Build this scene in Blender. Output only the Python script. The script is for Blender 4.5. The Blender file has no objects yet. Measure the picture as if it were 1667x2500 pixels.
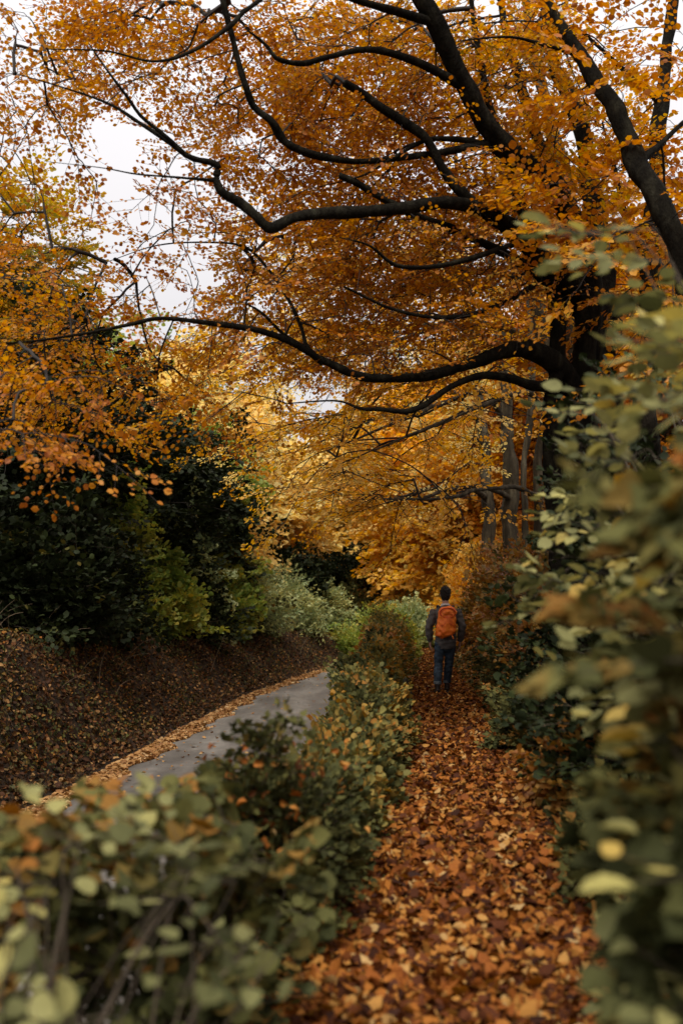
import bpy, math, random
import numpy as np
from mathutils import Vector
rng = np.random.default_rng(7)
random.seed(7)
scene = bpy.context.scene
col = scene.collection
R = math.radians
TAU = 2*math.pi

# ------------------------------------------------------------------ camera
CAMZ, PITCH, FPX = 1.6, R(5.0), 2500*35/36
cd = bpy.data.cameras.new('camera')
cam = bpy.data.objects.new('camera', cd); col.objects.link(cam)
cam.location = (0, 0, CAMZ); cam.rotation_euler = (R(90)+PITCH, 0, 0)
cd.sensor_fit = 'VERTICAL'; cd.sensor_height = 36; cd.sensor_width = 24; cd.lens = 35
cd.clip_start = .05; cd.clip_end = 1000
cd.dof.use_dof = True; cd.dof.focus_distance = 16.0; cd.dof.aperture_fstop = 1.5
scene.camera = cam

def P(px, py, d):
    """world point at forward distance d that lies on the sight line through a spot of the photograph"""
    px = np.asarray(px, float); py = np.asarray(py, float); d = np.asarray(d, float)
    u = (px-833.5)/FPX; v = (1250-py)/FPX
    x = u; y = math.cos(PITCH)-v*math.sin(PITCH); z = math.sin(PITCH)+v*math.cos(PITCH)
    s = d/y
    return np.stack([x*s, y*s, CAMZ+z*s], -1)

# ------------------------------------------------------------------ object helpers
def tag(o, label=None, cat=None, group=None, kind=None):
    if label: o['label'] = label
    if cat: o['category'] = cat
    if group: o['group'] = group
    if kind: o['kind'] = kind
    return o
def empty(name, loc, label=None, cat=None, group=None):
    o = bpy.data.objects.new(name, None); col.objects.link(o)
    o.location = tuple(float(v) for v in loc); o.empty_display_size = .2
    return tag(o, label, cat, group)
def link(name, me, mat, parent=None):
    o = bpy.data.objects.new(name, me); col.objects.link(o)
    if mat is not None: me.materials.append(mat)
    if parent is not None:
        o.parent = parent
        off = Vector(parent.location)
        p = parent
        while p.parent is not None:
            p = p.parent; off = off+Vector(p.location)
        o.location = -off if parent.type == 'EMPTY' else (0, 0, 0)
    return o

def mesh_np(name, V, loops, starts, smooth=False, attr=None):
    me = bpy.data.meshes.new(name)
    V = np.ascontiguousarray(V, dtype=np.float32)
    me.vertices.add(len(V)); me.vertices.foreach_set('co', V.ravel())
    me.loops.add(len(loops)); me.loops.foreach_set('vertex_index', np.ascontiguousarray(loops, dtype=np.int32))
    me.polygons.add(len(starts)); me.polygons.foreach_set('loop_start', np.ascontiguousarray(starts, dtype=np.int32))
    if smooth: me.polygons.foreach_set('use_smooth', np.ones(len(starts), bool))
    if attr is not None:
        a = me.attributes.new('rnd', 'FLOAT', 'FACE'); a.data.foreach_set('value', np.ascontiguousarray(attr, dtype=np.float32))
    me.update(calc_edges=True)
    return me

def norm(a):
    return a/np.maximum(np.linalg.norm(a, axis=-1, keepdims=True), 1e-9)

# ------------------------------------------------------------------ leaves
SHAPES = {
 'beech': [(.30, .42), (.68, .40)],
 'round': [(.14, .40), (.42, .56), (.74, .40)],
 'ivy':   [(.05, .36), (.30, .55), (.55, .30), (.80, .18)],
 'slim':  [(.30, .26), (.70, .20)],
}
def leaf_arrays(C, D, N, L, W, rnd, shape='beech', fold=.12, curl=.0):
    """C base point, D direction, N normal, L length, W width factor -> V, loops, starts, attr"""
    n = len(C); sh = SHAPES[shape]; k = len(sh)
    D = norm(D); S = norm(np.cross(D, N)); N2 = norm(np.cross(S, D))
    L = np.broadcast_to(np.asarray(L, float), (n,)); W = np.broadcast_to(np.asarray(W, float), (n,))
    curl = np.broadcast_to(np.asarray(curl, float), (n,)); fold = np.broadcast_to(np.asarray(fold, float), (n,))
    def pt(t, s):
        return (C + D*(L*t)[:, None] + S*(L*W*s)[:, None]
                + N2*((L*(abs(s)*fold*1.6 - curl*((t-.35)**2)*2.0)))[:, None])
    z = np.zeros(n)
    cols = [pt(z, 0)] + [pt(z+a, b) for a, b in sh] + [pt(z+1, 0)] + [pt(z+a, -b) for a, b in reversed(sh)]
    nv = 2*k+2
    V = np.stack(cols, 1).reshape(-1, 3)
    left = list(range(0, k+2)); right = [0]+list(range(k+1, nv))
    base = (np.arange(n)*nv)[:, None]
    loops = (base + np.array(left+right)[None, :]).ravel()
    m = k+2
    starts = np.arange(2*n)*m
    return V, loops, starts, np.repeat(rnd, 2)

class Bag:
    """collects arrays that will become one mesh"""
    def __init__(s): s.V = []; s.l = []; s.p = []; s.a = []; s.nv = 0; s.nl = 0
    def add(s, V, loops, starts, attr=None):
        s.V.append(V); s.l.append(loops+s.nv); s.p.append(starts+s.nl)
        s.a.append(attr if attr is not None else np.zeros(len(starts)))
        s.nv += len(V); s.nl += len(loops)
    def build(s, name, mat, parent=None, smooth=False):
        me = mesh_np(name, np.concatenate(s.V), np.concatenate(s.l), np.concatenate(s.p), smooth, np.concatenate(s.a))
        return link(name, me, mat, parent)

def tubes(Pn, Rn, sides=4):
    """batch of tubes: Pn (M,K,3), Rn (M,K)"""
    M, K, _ = Pn.shape
    T = np.empty_like(Pn)
    T[:, 1:-1] = Pn[:, 2:]-Pn[:, :-2]; T[:, 0] = Pn[:, 1]-Pn[:, 0]; T[:, -1] = Pn[:, -1]-Pn[:, -2]
    T = norm(T)
    mean = norm(Pn[:, -1]-Pn[:, 0])
    ref = np.where(np.abs(mean[:, 2:3]) > .8, np.array([[1., 0, 0]]), np.array([[0, 0, 1.]]))[:, None, :]
    A = norm(np.cross(T, np.broadcast_to(ref, T.shape))); B = np.cross(T, A)
    th = np.arange(sides)*TAU/sides
    V = Pn[:, :, None, :] + Rn[:, :, None, None]*(A[:, :, None, :]*np.cos(th)[None, None, :, None]+B[:, :, None, :]*np.sin(th)[None, None, :, None])
    V = V.reshape(-1, 3)
    idx = np.arange(M*K*sides).reshape(M, K, sides)
    a = idx[:, :-1, :]; b = np.roll(a, -1, 2); c = idx[:, 1:, :]; d = np.roll(c, -1, 2)
    q = np.stack([a, b, d, c], -1).reshape(-1)
    return V, q, np.arange(len(q)//4)*4

def catmull(pts, n):
    pts = np.asarray(pts, float)
    if len(pts) < 3:
        t = np.linspace(0, 1, n)[:, None]; return pts[0]*(1-t)+pts[-1]*t
    p = np.vstack([2*pts[0]-pts[1], pts, 2*pts[-1]-pts[-2]])
    seg = len(pts)-1
    out = []
    for t in np.linspace(0, seg-1e-6, n):
        i = int(t); f = t-i
        a, b, c, d = p[i:i+4]
        out.append(.5*((2*b)+(-a+c)*f+(2*a-5*b+4*c-d)*f*f+(-a+3*b-3*c+d)*f**3))
    return np.array(out)

def limb_mesh(pts, rad, sides=12, step=.10, knob=.10, seed=0):
    """a bending limb: pts (n,3), rad (n,) smoothed; slightly knobbly"""
    r = np.random.default_rng(seed)
    pts = np.asarray(pts, float)
    ln = np.linalg.norm(np.diff(pts, axis=0), axis=1).sum()
    n = max(6, int(ln/step))
    C = catmull(pts, n)
    rr = np.interp(np.linspace(0, len(rad)-1, n), range(len(rad)), rad)
    ph = r.uniform(0, TAU, 4); t = np.arange(n)*step
    wob = np.stack([np.sin(t*3.1+ph[0])+.5*np.sin(t*7.3+ph[1]), np.sin(t*2.7+ph[2]), np.sin(t*3.9+ph[3])+.5*np.sin(t*8.1+ph[0])], -1)
    C = C+wob*rr[:, None]*.16
    rr2 = rr*(1+knob*np.sin(t*5.3+ph[1])*np.sin(t*2.1+ph[2])+knob*.5*r.normal(size=n).clip(-1, 1))
    V, l, s = tubes(C[None], rr2[None], sides)
    # uneven cross section
    ang = np.tile(np.arange(sides)*TAU/sides, n); tt = np.repeat(t, sides)
    k = 1+knob*.9*np.sin(ang*2+tt*1.3+ph[0])+knob*.5*np.sin(ang*5+tt*2.2+ph[3])
    cc = np.repeat(C, sides, 0)
    V = cc+(V-cc)*k[:, None]
    # caps
    V = np.vstack([V, C[:1], C[-1:]+ (C[-1]-C[-2])*.3])
    nb = n*sides
    capl = []; 
    for i in range(sides):
        j = (i+1) % sides
        capl += [j, i, nb]; 
    for i in range(sides):
        j = (i+1) % sides
        capl += [nb-sides+i, nb-sides+j, nb+1]
    st = np.concatenate([s, len(l)+np.arange(2*sides)*3])
    return (V, np.concatenate([l, np.array(capl)]), st), C, rr

# ------------------------------------------------------------------ materials
def new_mat(name):
    m = bpy.data.materials.new(name); m.use_nodes = True
    nt = m.node_tree; nt.nodes.clear()
    out = nt.nodes.new('ShaderNodeOutputMaterial')
    return m, nt, out
def ramp(nt, stops, fac=None, interp='LINEAR'):
    n = nt.nodes.new('ShaderNodeValToRGB'); n.color_ramp.interpolation = interp
    e = n.color_ramp.elements
    while len(e) > 1: e.remove(e[-1])
    e[0].position = stops[0][0]; e[0].color = (*stops[0][1], 1)
    for p, c in stops[1:]:
        x = e.new(p); x.color = (*c, 1)
    if fac is not None: nt.links.new(fac, n.inputs['Fac'])
    return n
def noise(nt, scale, detail=4, rough=.6, coord='Object', dist=0.):
    tc = nt.nodes.new('ShaderNodeTexCoord'); n = nt.nodes.new('ShaderNodeTexNoise')
    n.inputs['Scale'].default_value = scale; n.inputs['Detail'].default_value = detail
    n.inputs['Roughness'].default_value = rough; n.inputs['Distortion'].default_value = dist
    nt.links.new(tc.outputs[coord], n.inputs['Vector'])
    return n
def leaf_mat(name, stops, trans=.35, rough=.5, spec=.25, tboost=1.25, val=1.):
    m, nt, out = new_mat(name)
    at = nt.nodes.new('ShaderNodeAttribute'); at.attribute_name = 'rnd'
    rp = ramp(nt, stops, at.outputs['Fac'])
    no = noise(nt, 60, 2)
    hs = nt.nodes.new('ShaderNodeHueSaturation')
    mr = nt.nodes.new('ShaderNodeMapRange'); mr.inputs['To Min'].default_value = .68*val; mr.inputs['To Max'].default_value = 1.32*val
    nt.links.new(no.outputs['Fac'], mr.inputs['Value']); nt.links.new(mr.outputs[0], hs.inputs['Value'])
    nt.links.new(rp.outputs[0], hs.inputs['Color'])
    b = nt.nodes.new('ShaderNodeBsdfPrincipled'); b.inputs['Roughness'].default_value = rough
    b.inputs['Specular IOR Level'].default_value = spec
    nt.links.new(hs.outputs[0], b.inputs['Base Color'])
    t = nt.nodes.new('ShaderNodeBsdfTranslucent')
    hs2 = nt.nodes.new('ShaderNodeHueSaturation'); hs2.inputs['Value'].default_value = tboost; hs2.inputs['Saturation'].default_value = 1.1
    nt.links.new(hs.outputs[0], hs2.inputs['Color']); nt.links.new(hs2.outputs[0], t.inputs['Color'])
    mx = nt.nodes.new('ShaderNodeMixShader'); mx.inputs[0].default_value = trans
    nt.links.new(b.outputs[0], mx.inputs[1]); nt.links.new(t.outputs[0], mx.inputs[2])
    nt.links.new(mx.outputs[0], out.inputs['Surface'])
    return m
def surf_mat(name, stops, scale=6, rough=.8, bump=.4, bscale=30, stretch=None, detail=6, spec=.3, coord='Object', bdist=.02):
    m, nt, out = new_mat(name)
    no = noise(nt, scale, detail, .62, coord); no2 = noise(nt, bscale, 5, .65, coord)
    if stretch:
        for q in (no, no2):
            mp = nt.nodes.new('ShaderNodeMapping'); mp.inputs['Scale'].default_value = stretch
            src = q.inputs['Vector'].links[0].from_socket
            nt.links.new(src, mp.inputs['Vector']); nt.links.new(mp.outputs[0], q.inputs['Vector'])
    rp = ramp(nt, stops, no.outputs['Fac'])
    b = nt.nodes.new('ShaderNodeBsdfPrincipled'); b.inputs['Roughness'].default_value = rough
    b.inputs['Specular IOR Level'].default_value = spec
    nt.links.new(rp.outputs[0], b.inputs['Base Color'])
    bp = nt.nodes.new('ShaderNodeBump'); bp.inputs['Strength'].default_value = bump; bp.inputs['Distance'].default_value = bdist
    nt.links.new(no2.outputs['Fac'], bp.inputs['Height']); nt.links.new(bp.outputs[0], b.inputs['Normal'])
    nt.links.new(b.outputs[0], out.inputs['Surface'])
    return m

M = {}
M['beech_orange'] = leaf_mat('beech_orange_leaf', [(0, (.22, .06, .012)), (.22, (.42, .12, .014)), (.45, (.60, .21, .018)), (.65, (.68, .30, .025)), (.85, (.58, .33, .038)), (1, (.24, .19, .03))], .45, val=.80)
M['beech_gold'] = leaf_mat('beech_gold_leaf', [(0, (.48, .18, .02)), (.25, (.70, .32, .035)), (.6, (.80, .45, .075)), (.85, (.76, .54, .15)), (1, (.36, .32, .07))], .5, val=.92)
M['maple'] = leaf_mat('maple_leaf', [(0, (.58, .22, .02)), (.45, (.60, .36, .04)), (.75, (.36, .30, .045)), (1, (.09, .11, .02))], .4, val=.9)
M['pale_gold'] = leaf_mat('pale_gold_leaf', [(0, (.64, .34, .07)), (.4, (.78, .55, .18)), (.75, (.72, .62, .27)), (1, (.42, .44, .17))], .5, val=1.1)  # pale yellow leaves, colour lightened further in place of thin distance haze
M['lime'] = leaf_mat('lime_green_leaf', [(0, (.50, .34, .05)), (.3, (.36, .34, .06)), (.65, (.19, .25, .05)), (1, (.08, .13, .03))], .4)
M['pale_green'] = leaf_mat('pale_green_leaf', [(0, (.40, .15, .02)), (.07, (.46, .27, .05)), (.22, (.35, .30, .09)), (.4, (.25, .23, .085)), (.6, (.145, .14, .052)), (.8, (.05, .052, .018)), (1, (.03, .04, .013))], .28, .65, .12)
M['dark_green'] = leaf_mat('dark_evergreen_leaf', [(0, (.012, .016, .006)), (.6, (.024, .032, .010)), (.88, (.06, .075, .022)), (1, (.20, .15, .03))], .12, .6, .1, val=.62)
M['pale_bush'] = leaf_mat('pale_bush_leaf', [(0, (.42, .26, .06)), (.2, (.50, .46, .16)), (.55, (.34, .38, .17)), (.85, (.20, .25, .10)), (1, (.07, .10, .04))], .35, .5, .3)
M['ivy'] = leaf_mat('ivy_leaf', [(0, (.34, .12, .025)), (.2, (.24, .13, .03)), (.35, (.13, .12, .035)), (.65, (.06, .062, .022)), (1, (.02, .022, .007))], .18, .7, .05, val=.8)
M['hedge_mix'] = leaf_mat('mixed_hedge_leaf', [(0, (.46, .15, .025)), (.3, (.44, .24, .045)), (.5, (.26, .22, .06)), (.75, (.11, .12, .045)), (1, (.035, .045, .02))], .25, .65, .1, val=.68)
M['litter'] = leaf_mat('fallen_leaf', [(0, (.03, .010, .005)), (.3, (.11, .030, .008)), (.55, (.27, .078, .012)), (.78, (.40, .14, .022)), (.93, (.46, .22, .05)), (1, (.48, .30, .12))], .12, .7, .12, val=.8)
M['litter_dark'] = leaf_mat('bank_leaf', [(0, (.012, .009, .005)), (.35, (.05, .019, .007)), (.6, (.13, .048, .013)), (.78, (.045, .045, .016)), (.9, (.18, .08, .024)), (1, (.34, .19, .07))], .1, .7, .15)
M['verge'] = leaf_mat('verge_leaf', [(0, (.22, .10, .04)), (.4, (.36, .17, .055)), (.8, (.48, .27, .10)), (1, (.56, .38, .19))], .1, .7, .12, val=.85)
M['rust'] = leaf_mat('rusty_bush_leaf', [(0, (.16, .06, .018)), (.3, (.30, .11, .02)), (.55, (.36, .19, .035)), (.8, (.14, .12, .04)), (1, (.05, .06, .025))], .25, .5, .3)
M['bark'] = surf_mat('dark_beech_bark', [(.3, (.005, .004, .003)), (.5, (.011, .009, .006)), (.64, (.022, .019, .012)), (.76, (.05, .048, .032))], 9, .95, 1., 26, (1, 1, .45), 8, .05, 'Object', .05)
M['bark_pale'] = surf_mat('pale_beech_bark', [(.25, (.018, .013, .008)), (.45, (.036, .027, .016)), (.56, (.065, .05, .03)), (.7, (.12, .10, .062))], 7, .9, 1., 30, (1, 1, .18), 8, .12, 'Object', .05)
M['twig'] = surf_mat('twig_bark', [(.3, (.009, .006, .004)), (.7, (.024, .016, .010))], 8, .8, .2, 40)
M['stem'] = surf_mat('shrub_stem', [(.3, (.03, .02, .012)), (.7, (.09, .065, .04))], 8, .8, .2, 40)
M['soil'] = surf_mat('leaf_mould', [(.25, (.010, .007, .004)), (.5, (.028, .016, .008)), (.75, (.055, .028, .012))], 3, .95, .8, 18, None, 8, .2, 'Object', .05)

# ------------------------------------------------------------------ terrain
YK = np.array([-8, 0, 5, 10, 14.5, 22, 26.7, 33.8, 39, 45, 55, 80, 150.])
XL = np.array([-4.7, -4.2, -3.9, -3.6, -3.25, -2.6, -2.2, -.95, .1, 2, 6.5, 20, 60.])
PY = np.array([-8, 0, 4, 10, 17, 24, 30, 36, 42, 60, 150.])
PX = np.array([-.8, .0, .42, 1.05, 1.73, 2.05, 2.35, 4.4, 7.2, 18, 80.])
def smooth_interp(yk, xk):
    yy = np.linspace(yk[0], yk[-1], 1200); xx = np.interp(yy, yk, xk)
    k = np.hanning(25); k /= k.sum()
    xs = np.convolve(np.pad(xx, 12, mode='reflect', reflect_type='odd'), k, 'valid')
    return lambda y: np.interp(y, yy, xs)
xl = smooth_interp(YK, XL); pc = smooth_interp(PY, PX)
RW, ROADZ = 2.8, -1.0
def hw(y): return np.interp(y, [2, 6, 9, 13, 17, 30], [.80, .84, .78, .68, .62, .62])
def ss(t): t = np.clip(t, 0, 1); return t*t*(3-2*t)
def bumps(x, y):
    return (np.sin(x*1.9+y*.7)*.5+np.sin(x*.8-y*1.7+1)*.5+np.sin(x*4.1+y*3.3)*.25+np.sin(x*3.1-y*5.2+2)*.25)
def h(x, y):
    x = np.asarray(x, float); y = np.asarray(y, float)
    l = xl(y); r = l+RW; a = pc(y)-np.minimum(hw(y), .70); b = pc(y)+hw(y)
    n = bumps(x, y)
    bt = np.interp(y, [8, 16, 33, 48, 80], [1.05, .95, .35, .1, 0])-ROADZ
    z = np.where(x < l, ROADZ+ss((l-.55-x)/1.9)*bt+np.clip(l-2.6-x, 0, 60)*.07, ROADZ)
    mid = ROADZ+ss((x-r-.05)/np.maximum(a-.08-r, .12))*(-ROADZ)
    z = np.where(x > r, mid, z)
    z = np.where(x > a, 0, z)
    z = np.where(x > b, ss((x-b)/1.9)*1.05+np.clip(x-b-1.9, 0, 60)*.10, z)
    w = np.clip((l-.6-x)/1., 0, 1)+np.clip((x-b-.1)/1., 0, 1)
    z = z+n*.07*w+n*.012
    return z
def nonuni(lo, hi, dlo, dhi, step, far):
    a = list(np.arange(dlo, dhi+1e-6, step)); x = dlo; s = step
    left = []
    while x > lo: s *= 1.25; x -= s; left.append(max(x, lo-1))
    x = a[-1]; s = step; right = []
    while x < hi: s *= 1.18; x += s; right.append(x)
    return np.array(left[::-1]+a+right)
gx = nonuni(-260, 260, -9, 9, .14, 0); gy = nonuni(-40, 420, -4, 48, .2, 0)
GX, GY = np.meshgrid(gx, gy)
GZ = h(GX, GY)
inroad = (GX > xl(GY)-.15) & (GX < xl(GY)+RW+.1); inpath = np.abs(GX-pc(GY)) < hw(GY)*.8
GZ = np.where(inroad, np.minimum(GZ, ROADZ+.02)-.05, GZ); GZ = np.where(inpath, GZ-.04, GZ)
V = np.stack([GX, GY, GZ], -1).reshape(-1, 3)
ny, nx = GX.shape
idx = np.arange(nx*ny).reshape(ny, nx)
q = np.stack([idx[:-1, :-1], idx[:-1, 1:], idx[1:, 1:], idx[1:, :-1]], -1).reshape(-1)
tag(link('ground', mesh_np('ground', V, q, np.arange(len(q)//4)*4, True), M['soil']), kind='structure')

def strip(name, f0, f1, z, mat, y0=-6, y1=140, nxs=14, crown=0.):
    ys = np.concatenate([np.arange(y0, 50, .3), np.arange(50, y1, 2.)])
    t = np.linspace(0, 1, nxs)
    X = f0(ys)[:, None]*(1-t)+f1(ys)[:, None]*t; Y = np.broadcast_to(ys[:, None], X.shape)
    Z = z+crown*(1-(2*t-1)**2)[None, :]+bumps(X*.6, Y*.5)*.008
    V = np.stack([X, Y, Z], -1).reshape(-1, 3); idx = np.arange(X.size).reshape(X.shape)
    q = np.stack([idx[:-1, :-1], idx[:-1, 1:], idx[1:, 1:], idx[1:, :-1]], -1).reshape(-1)
    return tag(link(name, mesh_np(name, V, q, np.arange(len(q)//4)*4, True), mat), kind='structure')
# asphalt: worn, damp towards the edges
m, nt, out = new_mat('asphalt')
n1 = noise(nt, .9, 5, .6); n2 = noise(nt, 90, 3, .7); n3 = noise(nt, 3.5, 5, .6)
mpn = nt.nodes.new('ShaderNodeMapping'); mpn.inputs['Scale'].default_value = (1.6, .35, 1)
nt.links.new(n1.inputs['Vector'].links[0].from_socket, mpn.inputs['Vector']); nt.links.new(mpn.outputs[0], n1.inputs['Vector'])
r1 = ramp(nt, [(.3, (.075, .063, .05)), (.5, (.15, .13, .107)), (.66, (.25, .225, .19))], n1.outputs['Fac'])
r3 = ramp(nt, [(.3, (.6, .6, .6)), (.7, (1, 1, 1))], n3.outputs['Fac']); r2 = ramp(nt, [(.3, (.7, .7, .7)), (.7, (1.15, 1.15, 1.15))], n2.outputs['Fac'])
m1 = nt.nodes.new('ShaderNodeMix'); m1.data_type = 'RGBA'; m1.blend_type = 'MULTIPLY'; m1.inputs[0].default_value = 1
m2 = nt.nodes.new('ShaderNodeMix'); m2.data_type = 'RGBA'; m2.blend_type = 'MULTIPLY'; m2.inputs[0].default_value = 1
nt.links.new(r1.outputs[0], m1.inputs[6]); nt.links.new(r3.outputs[0], m1.inputs[7]); nt.links.new(m1.outputs[2], m2.inputs[6]); nt.links.new(r2.outputs[0], m2.inputs[7])
b = nt.nodes.new('ShaderNodeBsdfPrincipled'); nt.links.new(m2.outputs[2], b.inputs['Base Color']); b.inputs['Roughness'].default_value = .62
bp = nt.nodes.new('ShaderNodeBump'); bp.inputs['Strength'].default_value = .35; bp.inputs['Distance'].default_value = .01
nt.links.new(n2.outputs['Fac'], bp.inputs['Height']); nt.links.new(bp.outputs[0], b.inputs['Normal']); nt.links.new(b.outputs[0], out.inputs['Surface'])
M['asphalt'] = m
strip('road', lambda y: xl(y)-.12, lambda y: xl(y)+RW+.08, ROADZ+.012, M['asphalt'], crown=.05)
strip('path', lambda y: pc(y)-np.minimum(hw(y), .70), lambda y: pc(y)+hw(y), .004, M['soil'], y1=100)

# ------------------------------------------------------------------ fallen leaves
def ground_leaves(name, x, y, size, mat, shape='beech', tilt=.45, lift=.03, hf=h, W=.95, seed=1, curl=.5, steep=False):
    r = np.random.default_rng(seed); n = len(x)
    z = hf(x, y)
    e = .06
    gxn = (hf(x+e, y)-hf(x-e, y))/(2*e); gyn = (hf(x, y+e)-hf(x, y-e))/(2*e)
    N = norm(np.stack([-gxn, -gyn, np.ones(n)], -1))
    N = norm(N+r.normal(size=(n, 3))*tilt)
    a = r.uniform(0, TAU, n)
    D = np.stack([np.cos(a), np.sin(a), np.zeros(n)], -1); D = norm(D-N*(D*N).sum(-1, keepdims=True))
    L = size*np.exp(r.normal(size=n)*.32).clip(.4, 1.55)
    C = np.stack([x, y, z+.008+r.random(n)**1.6*lift], -1)-D*(L*.5)[:, None]
    C[:, 2] = np.maximum(C[:, 2], z+.004)
    bag = Bag(); bag.add(*leaf_arrays(C, D, N, L, W*r.uniform(.75, 1.15, n), r.random(n), shape, r.uniform(-.05, .35, n), r.uniform(-.7, .9, n)*curl))
    return bag
def litter_pts(n, y0, y1, bias, fa, fb, seed):
    r = np.random.default_rng(seed)
    y = y0*(y1/y0)**(r.random(n)**bias)
    t = r.random(n); return fa(y)*(1-t)+fb(y)*t, y
x, y = litter_pts(85000, 2.0, 42, 1., lambda y: pc(y)-np.minimum(hw(y), .70)-.22, lambda y: pc(y)+hw(y)+.25, 3)
bg = ground_leaves('l', x, y, .052, None, 'beech', .62, .045, seed=4, curl=1.1)
tag(bg.build('fallen_leaves', M['litter']), 'thick carpet of fallen orange and brown leaves covering the footpath', 'fallen leaves', kind='stuff')
x, y = litter_pts(26000, 9, 60, 1.0, lambda y: xl(y)-.42, lambda y: xl(y)+.0+.10*np.sin(y*2.3)+.07*np.sin(y*5.1), 5)
bg = ground_leaves('l', x, y, .075, None, 'beech', .35, .03, seed=6)
x2, y2 = litter_pts(900, 9, 50, 1.0, lambda y: xl(y)+.1, lambda y: xl(y)+RW, 8)
b2 = ground_leaves('l', x2, y2, .06, None, 'beech', .25, .012, hf=lambda x, y: np.full(np.shape(x), ROADZ+.04), seed=9)
bg.add(np.concatenate(b2.V), np.concatenate(b2.l), np.concatenate(b2.p), np.concatenate(b2.a))
tag(bg.build('verge_leaves', M['verge']), 'strip of pale dry leaves drifted along the left edge of the road', 'fallen leaves', kind='stuff')
# the left bank: dead leaves and ivy
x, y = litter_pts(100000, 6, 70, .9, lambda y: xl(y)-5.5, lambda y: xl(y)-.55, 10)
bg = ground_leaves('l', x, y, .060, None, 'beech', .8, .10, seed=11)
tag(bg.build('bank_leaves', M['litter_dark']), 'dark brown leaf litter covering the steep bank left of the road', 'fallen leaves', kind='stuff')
x, y = litter_pts(44000, 6, 60, .9, lambda y: xl(y)-4.5, lambda y: xl(y)-.8, 12)
k = (np.sin(x*2.1+y*.9)+np.sin(x*1.1-y*1.7)+np.sin(y*.45)) > -.5
bg = ground_leaves('l', x[k], y[k], .045, None, 'ivy', .7, .14, seed=13)
tag(bg.build('bank_ivy', M['ivy']), 'dark ivy and bramble creeping over the steep roadside bank', 'ground cover', kind='stuff')
# right bank and hedge foot
x, y = litter_pts(42000, 1.8, 40, 1., lambda y: pc(y)+hw(y)+.02, lambda y: pc(y)+hw(y)+3.2, 14)
bg = ground_leaves('l', x, y, .07, None, 'beech', .7, .09, seed=15)
tag(bg.build('slope_leaves', M['rust']), 'rusty leaf litter on the slope right of the footpath', 'fallen leaves', kind='stuff')
x, y = litter_pts(24000, 1.6, 34, 1., lambda y: pc(y)-np.minimum(hw(y), .70)-1.1, lambda y: pc(y)-np.minimum(hw(y), .70)+.12, 16)
x3, y3 = litter_pts(22000, 1.8, 26, 1., lambda y: pc(y)+hw(y)-.12, lambda y: pc(y)+hw(y)+1.6, 17)
x = np.concatenate([x, x3]); y = np.concatenate([y, y3])
bg = ground_leaves('l', x, y, .055, None, 'ivy', .6, .16, seed=18, curl=.2)
tag(bg.build('path_ivy', M['ivy']), 'low ivy growing along both edges of the leafy footpath', 'ground cover', kind='stuff')

# ------------------------------------------------------------------ sprays of leaves
def spray_template(L, nside, leaf, seed, sideang=48, gap=.045, droop=.12, flat=.25):
    r = np.random.default_rng(seed)
    segs = []; lp = []; ld = []; ln = []
    def along(p0, d, length, start=.15):
        t = start*length; s = 1
        while t < length:
            p = p0+d*t; p = p+np.array([0, 0, -droop*(t**2)])
            side = np.array([-d[1], d[0], 0])*s
            ang = r.uniform(.5, .9)
            dd = d*math.cos(ang)+side*math.sin(ang)+np.array([0, 0, r.normal()*.12-.08])
            lp.append(p); ld.append(dd); ln.append(np.array([r.normal()*flat, r.normal()*flat, 1.]))
            s = -s; t += gap*r.uniform(.7, 1.4)
        lp.append(p0+d*length+np.array([0, 0, -droop*length**2])); ld.append(d); ln.append(np.array([0, r.normal()*flat, 1.]))
        K = 4
        tt = np.linspace(0, length, K)
        segs.append(p0[None]+d[None]*tt[:, None]+np.array([[0, 0, -1.]])*droop*(tt**2)[:, None])
    ax = np.array([1., 0, 0]); along(np.zeros(3), ax, L, .2)
    for i in range(nside):
        t = L*(.15+.75*i/max(nside, 1)); s = 1 if i % 2 else -1
        a = R(sideang+r.uniform(-10, 10))*s
        d = np.array([math.cos(a), math.sin(a), r.normal()*.1]); p0 = ax*t+np.array([0, 0, -droop*t*t])
        along(p0, d, (L-t)*.75+.08, .25)
    return np.array(lp), np.array(ld), np.array(ln), np.array(segs)
TPL = {
 'beech': [spray_template(.75, 6, .07, 100+i, gap=.048, flat=.6) for i in range(6)],
 'shrub': [spray_template(.38, 4, .05, 200+i, gap=.036, droop=.3, flat=.55) for i in range(6)],
 'ivy':   [spray_template(.24, 4, .05, 300+i, 60, gap=.03, droop=.5, flat=.7) for i in range(6)],
 'hazel': [spray_template(.42, 3, .08, 400+i, gap=.062, droop=.25, flat=.14) for i in range(6)],
}
def frame(D, up, roll):
    D = norm(D); S = norm(np.cross(up, D)); U = np.cross(D, S)
    c = np.cos(roll)[:, None]; s = np.sin(roll)[:, None]
    return D, S*c+U*s, U*c-S*s
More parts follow.
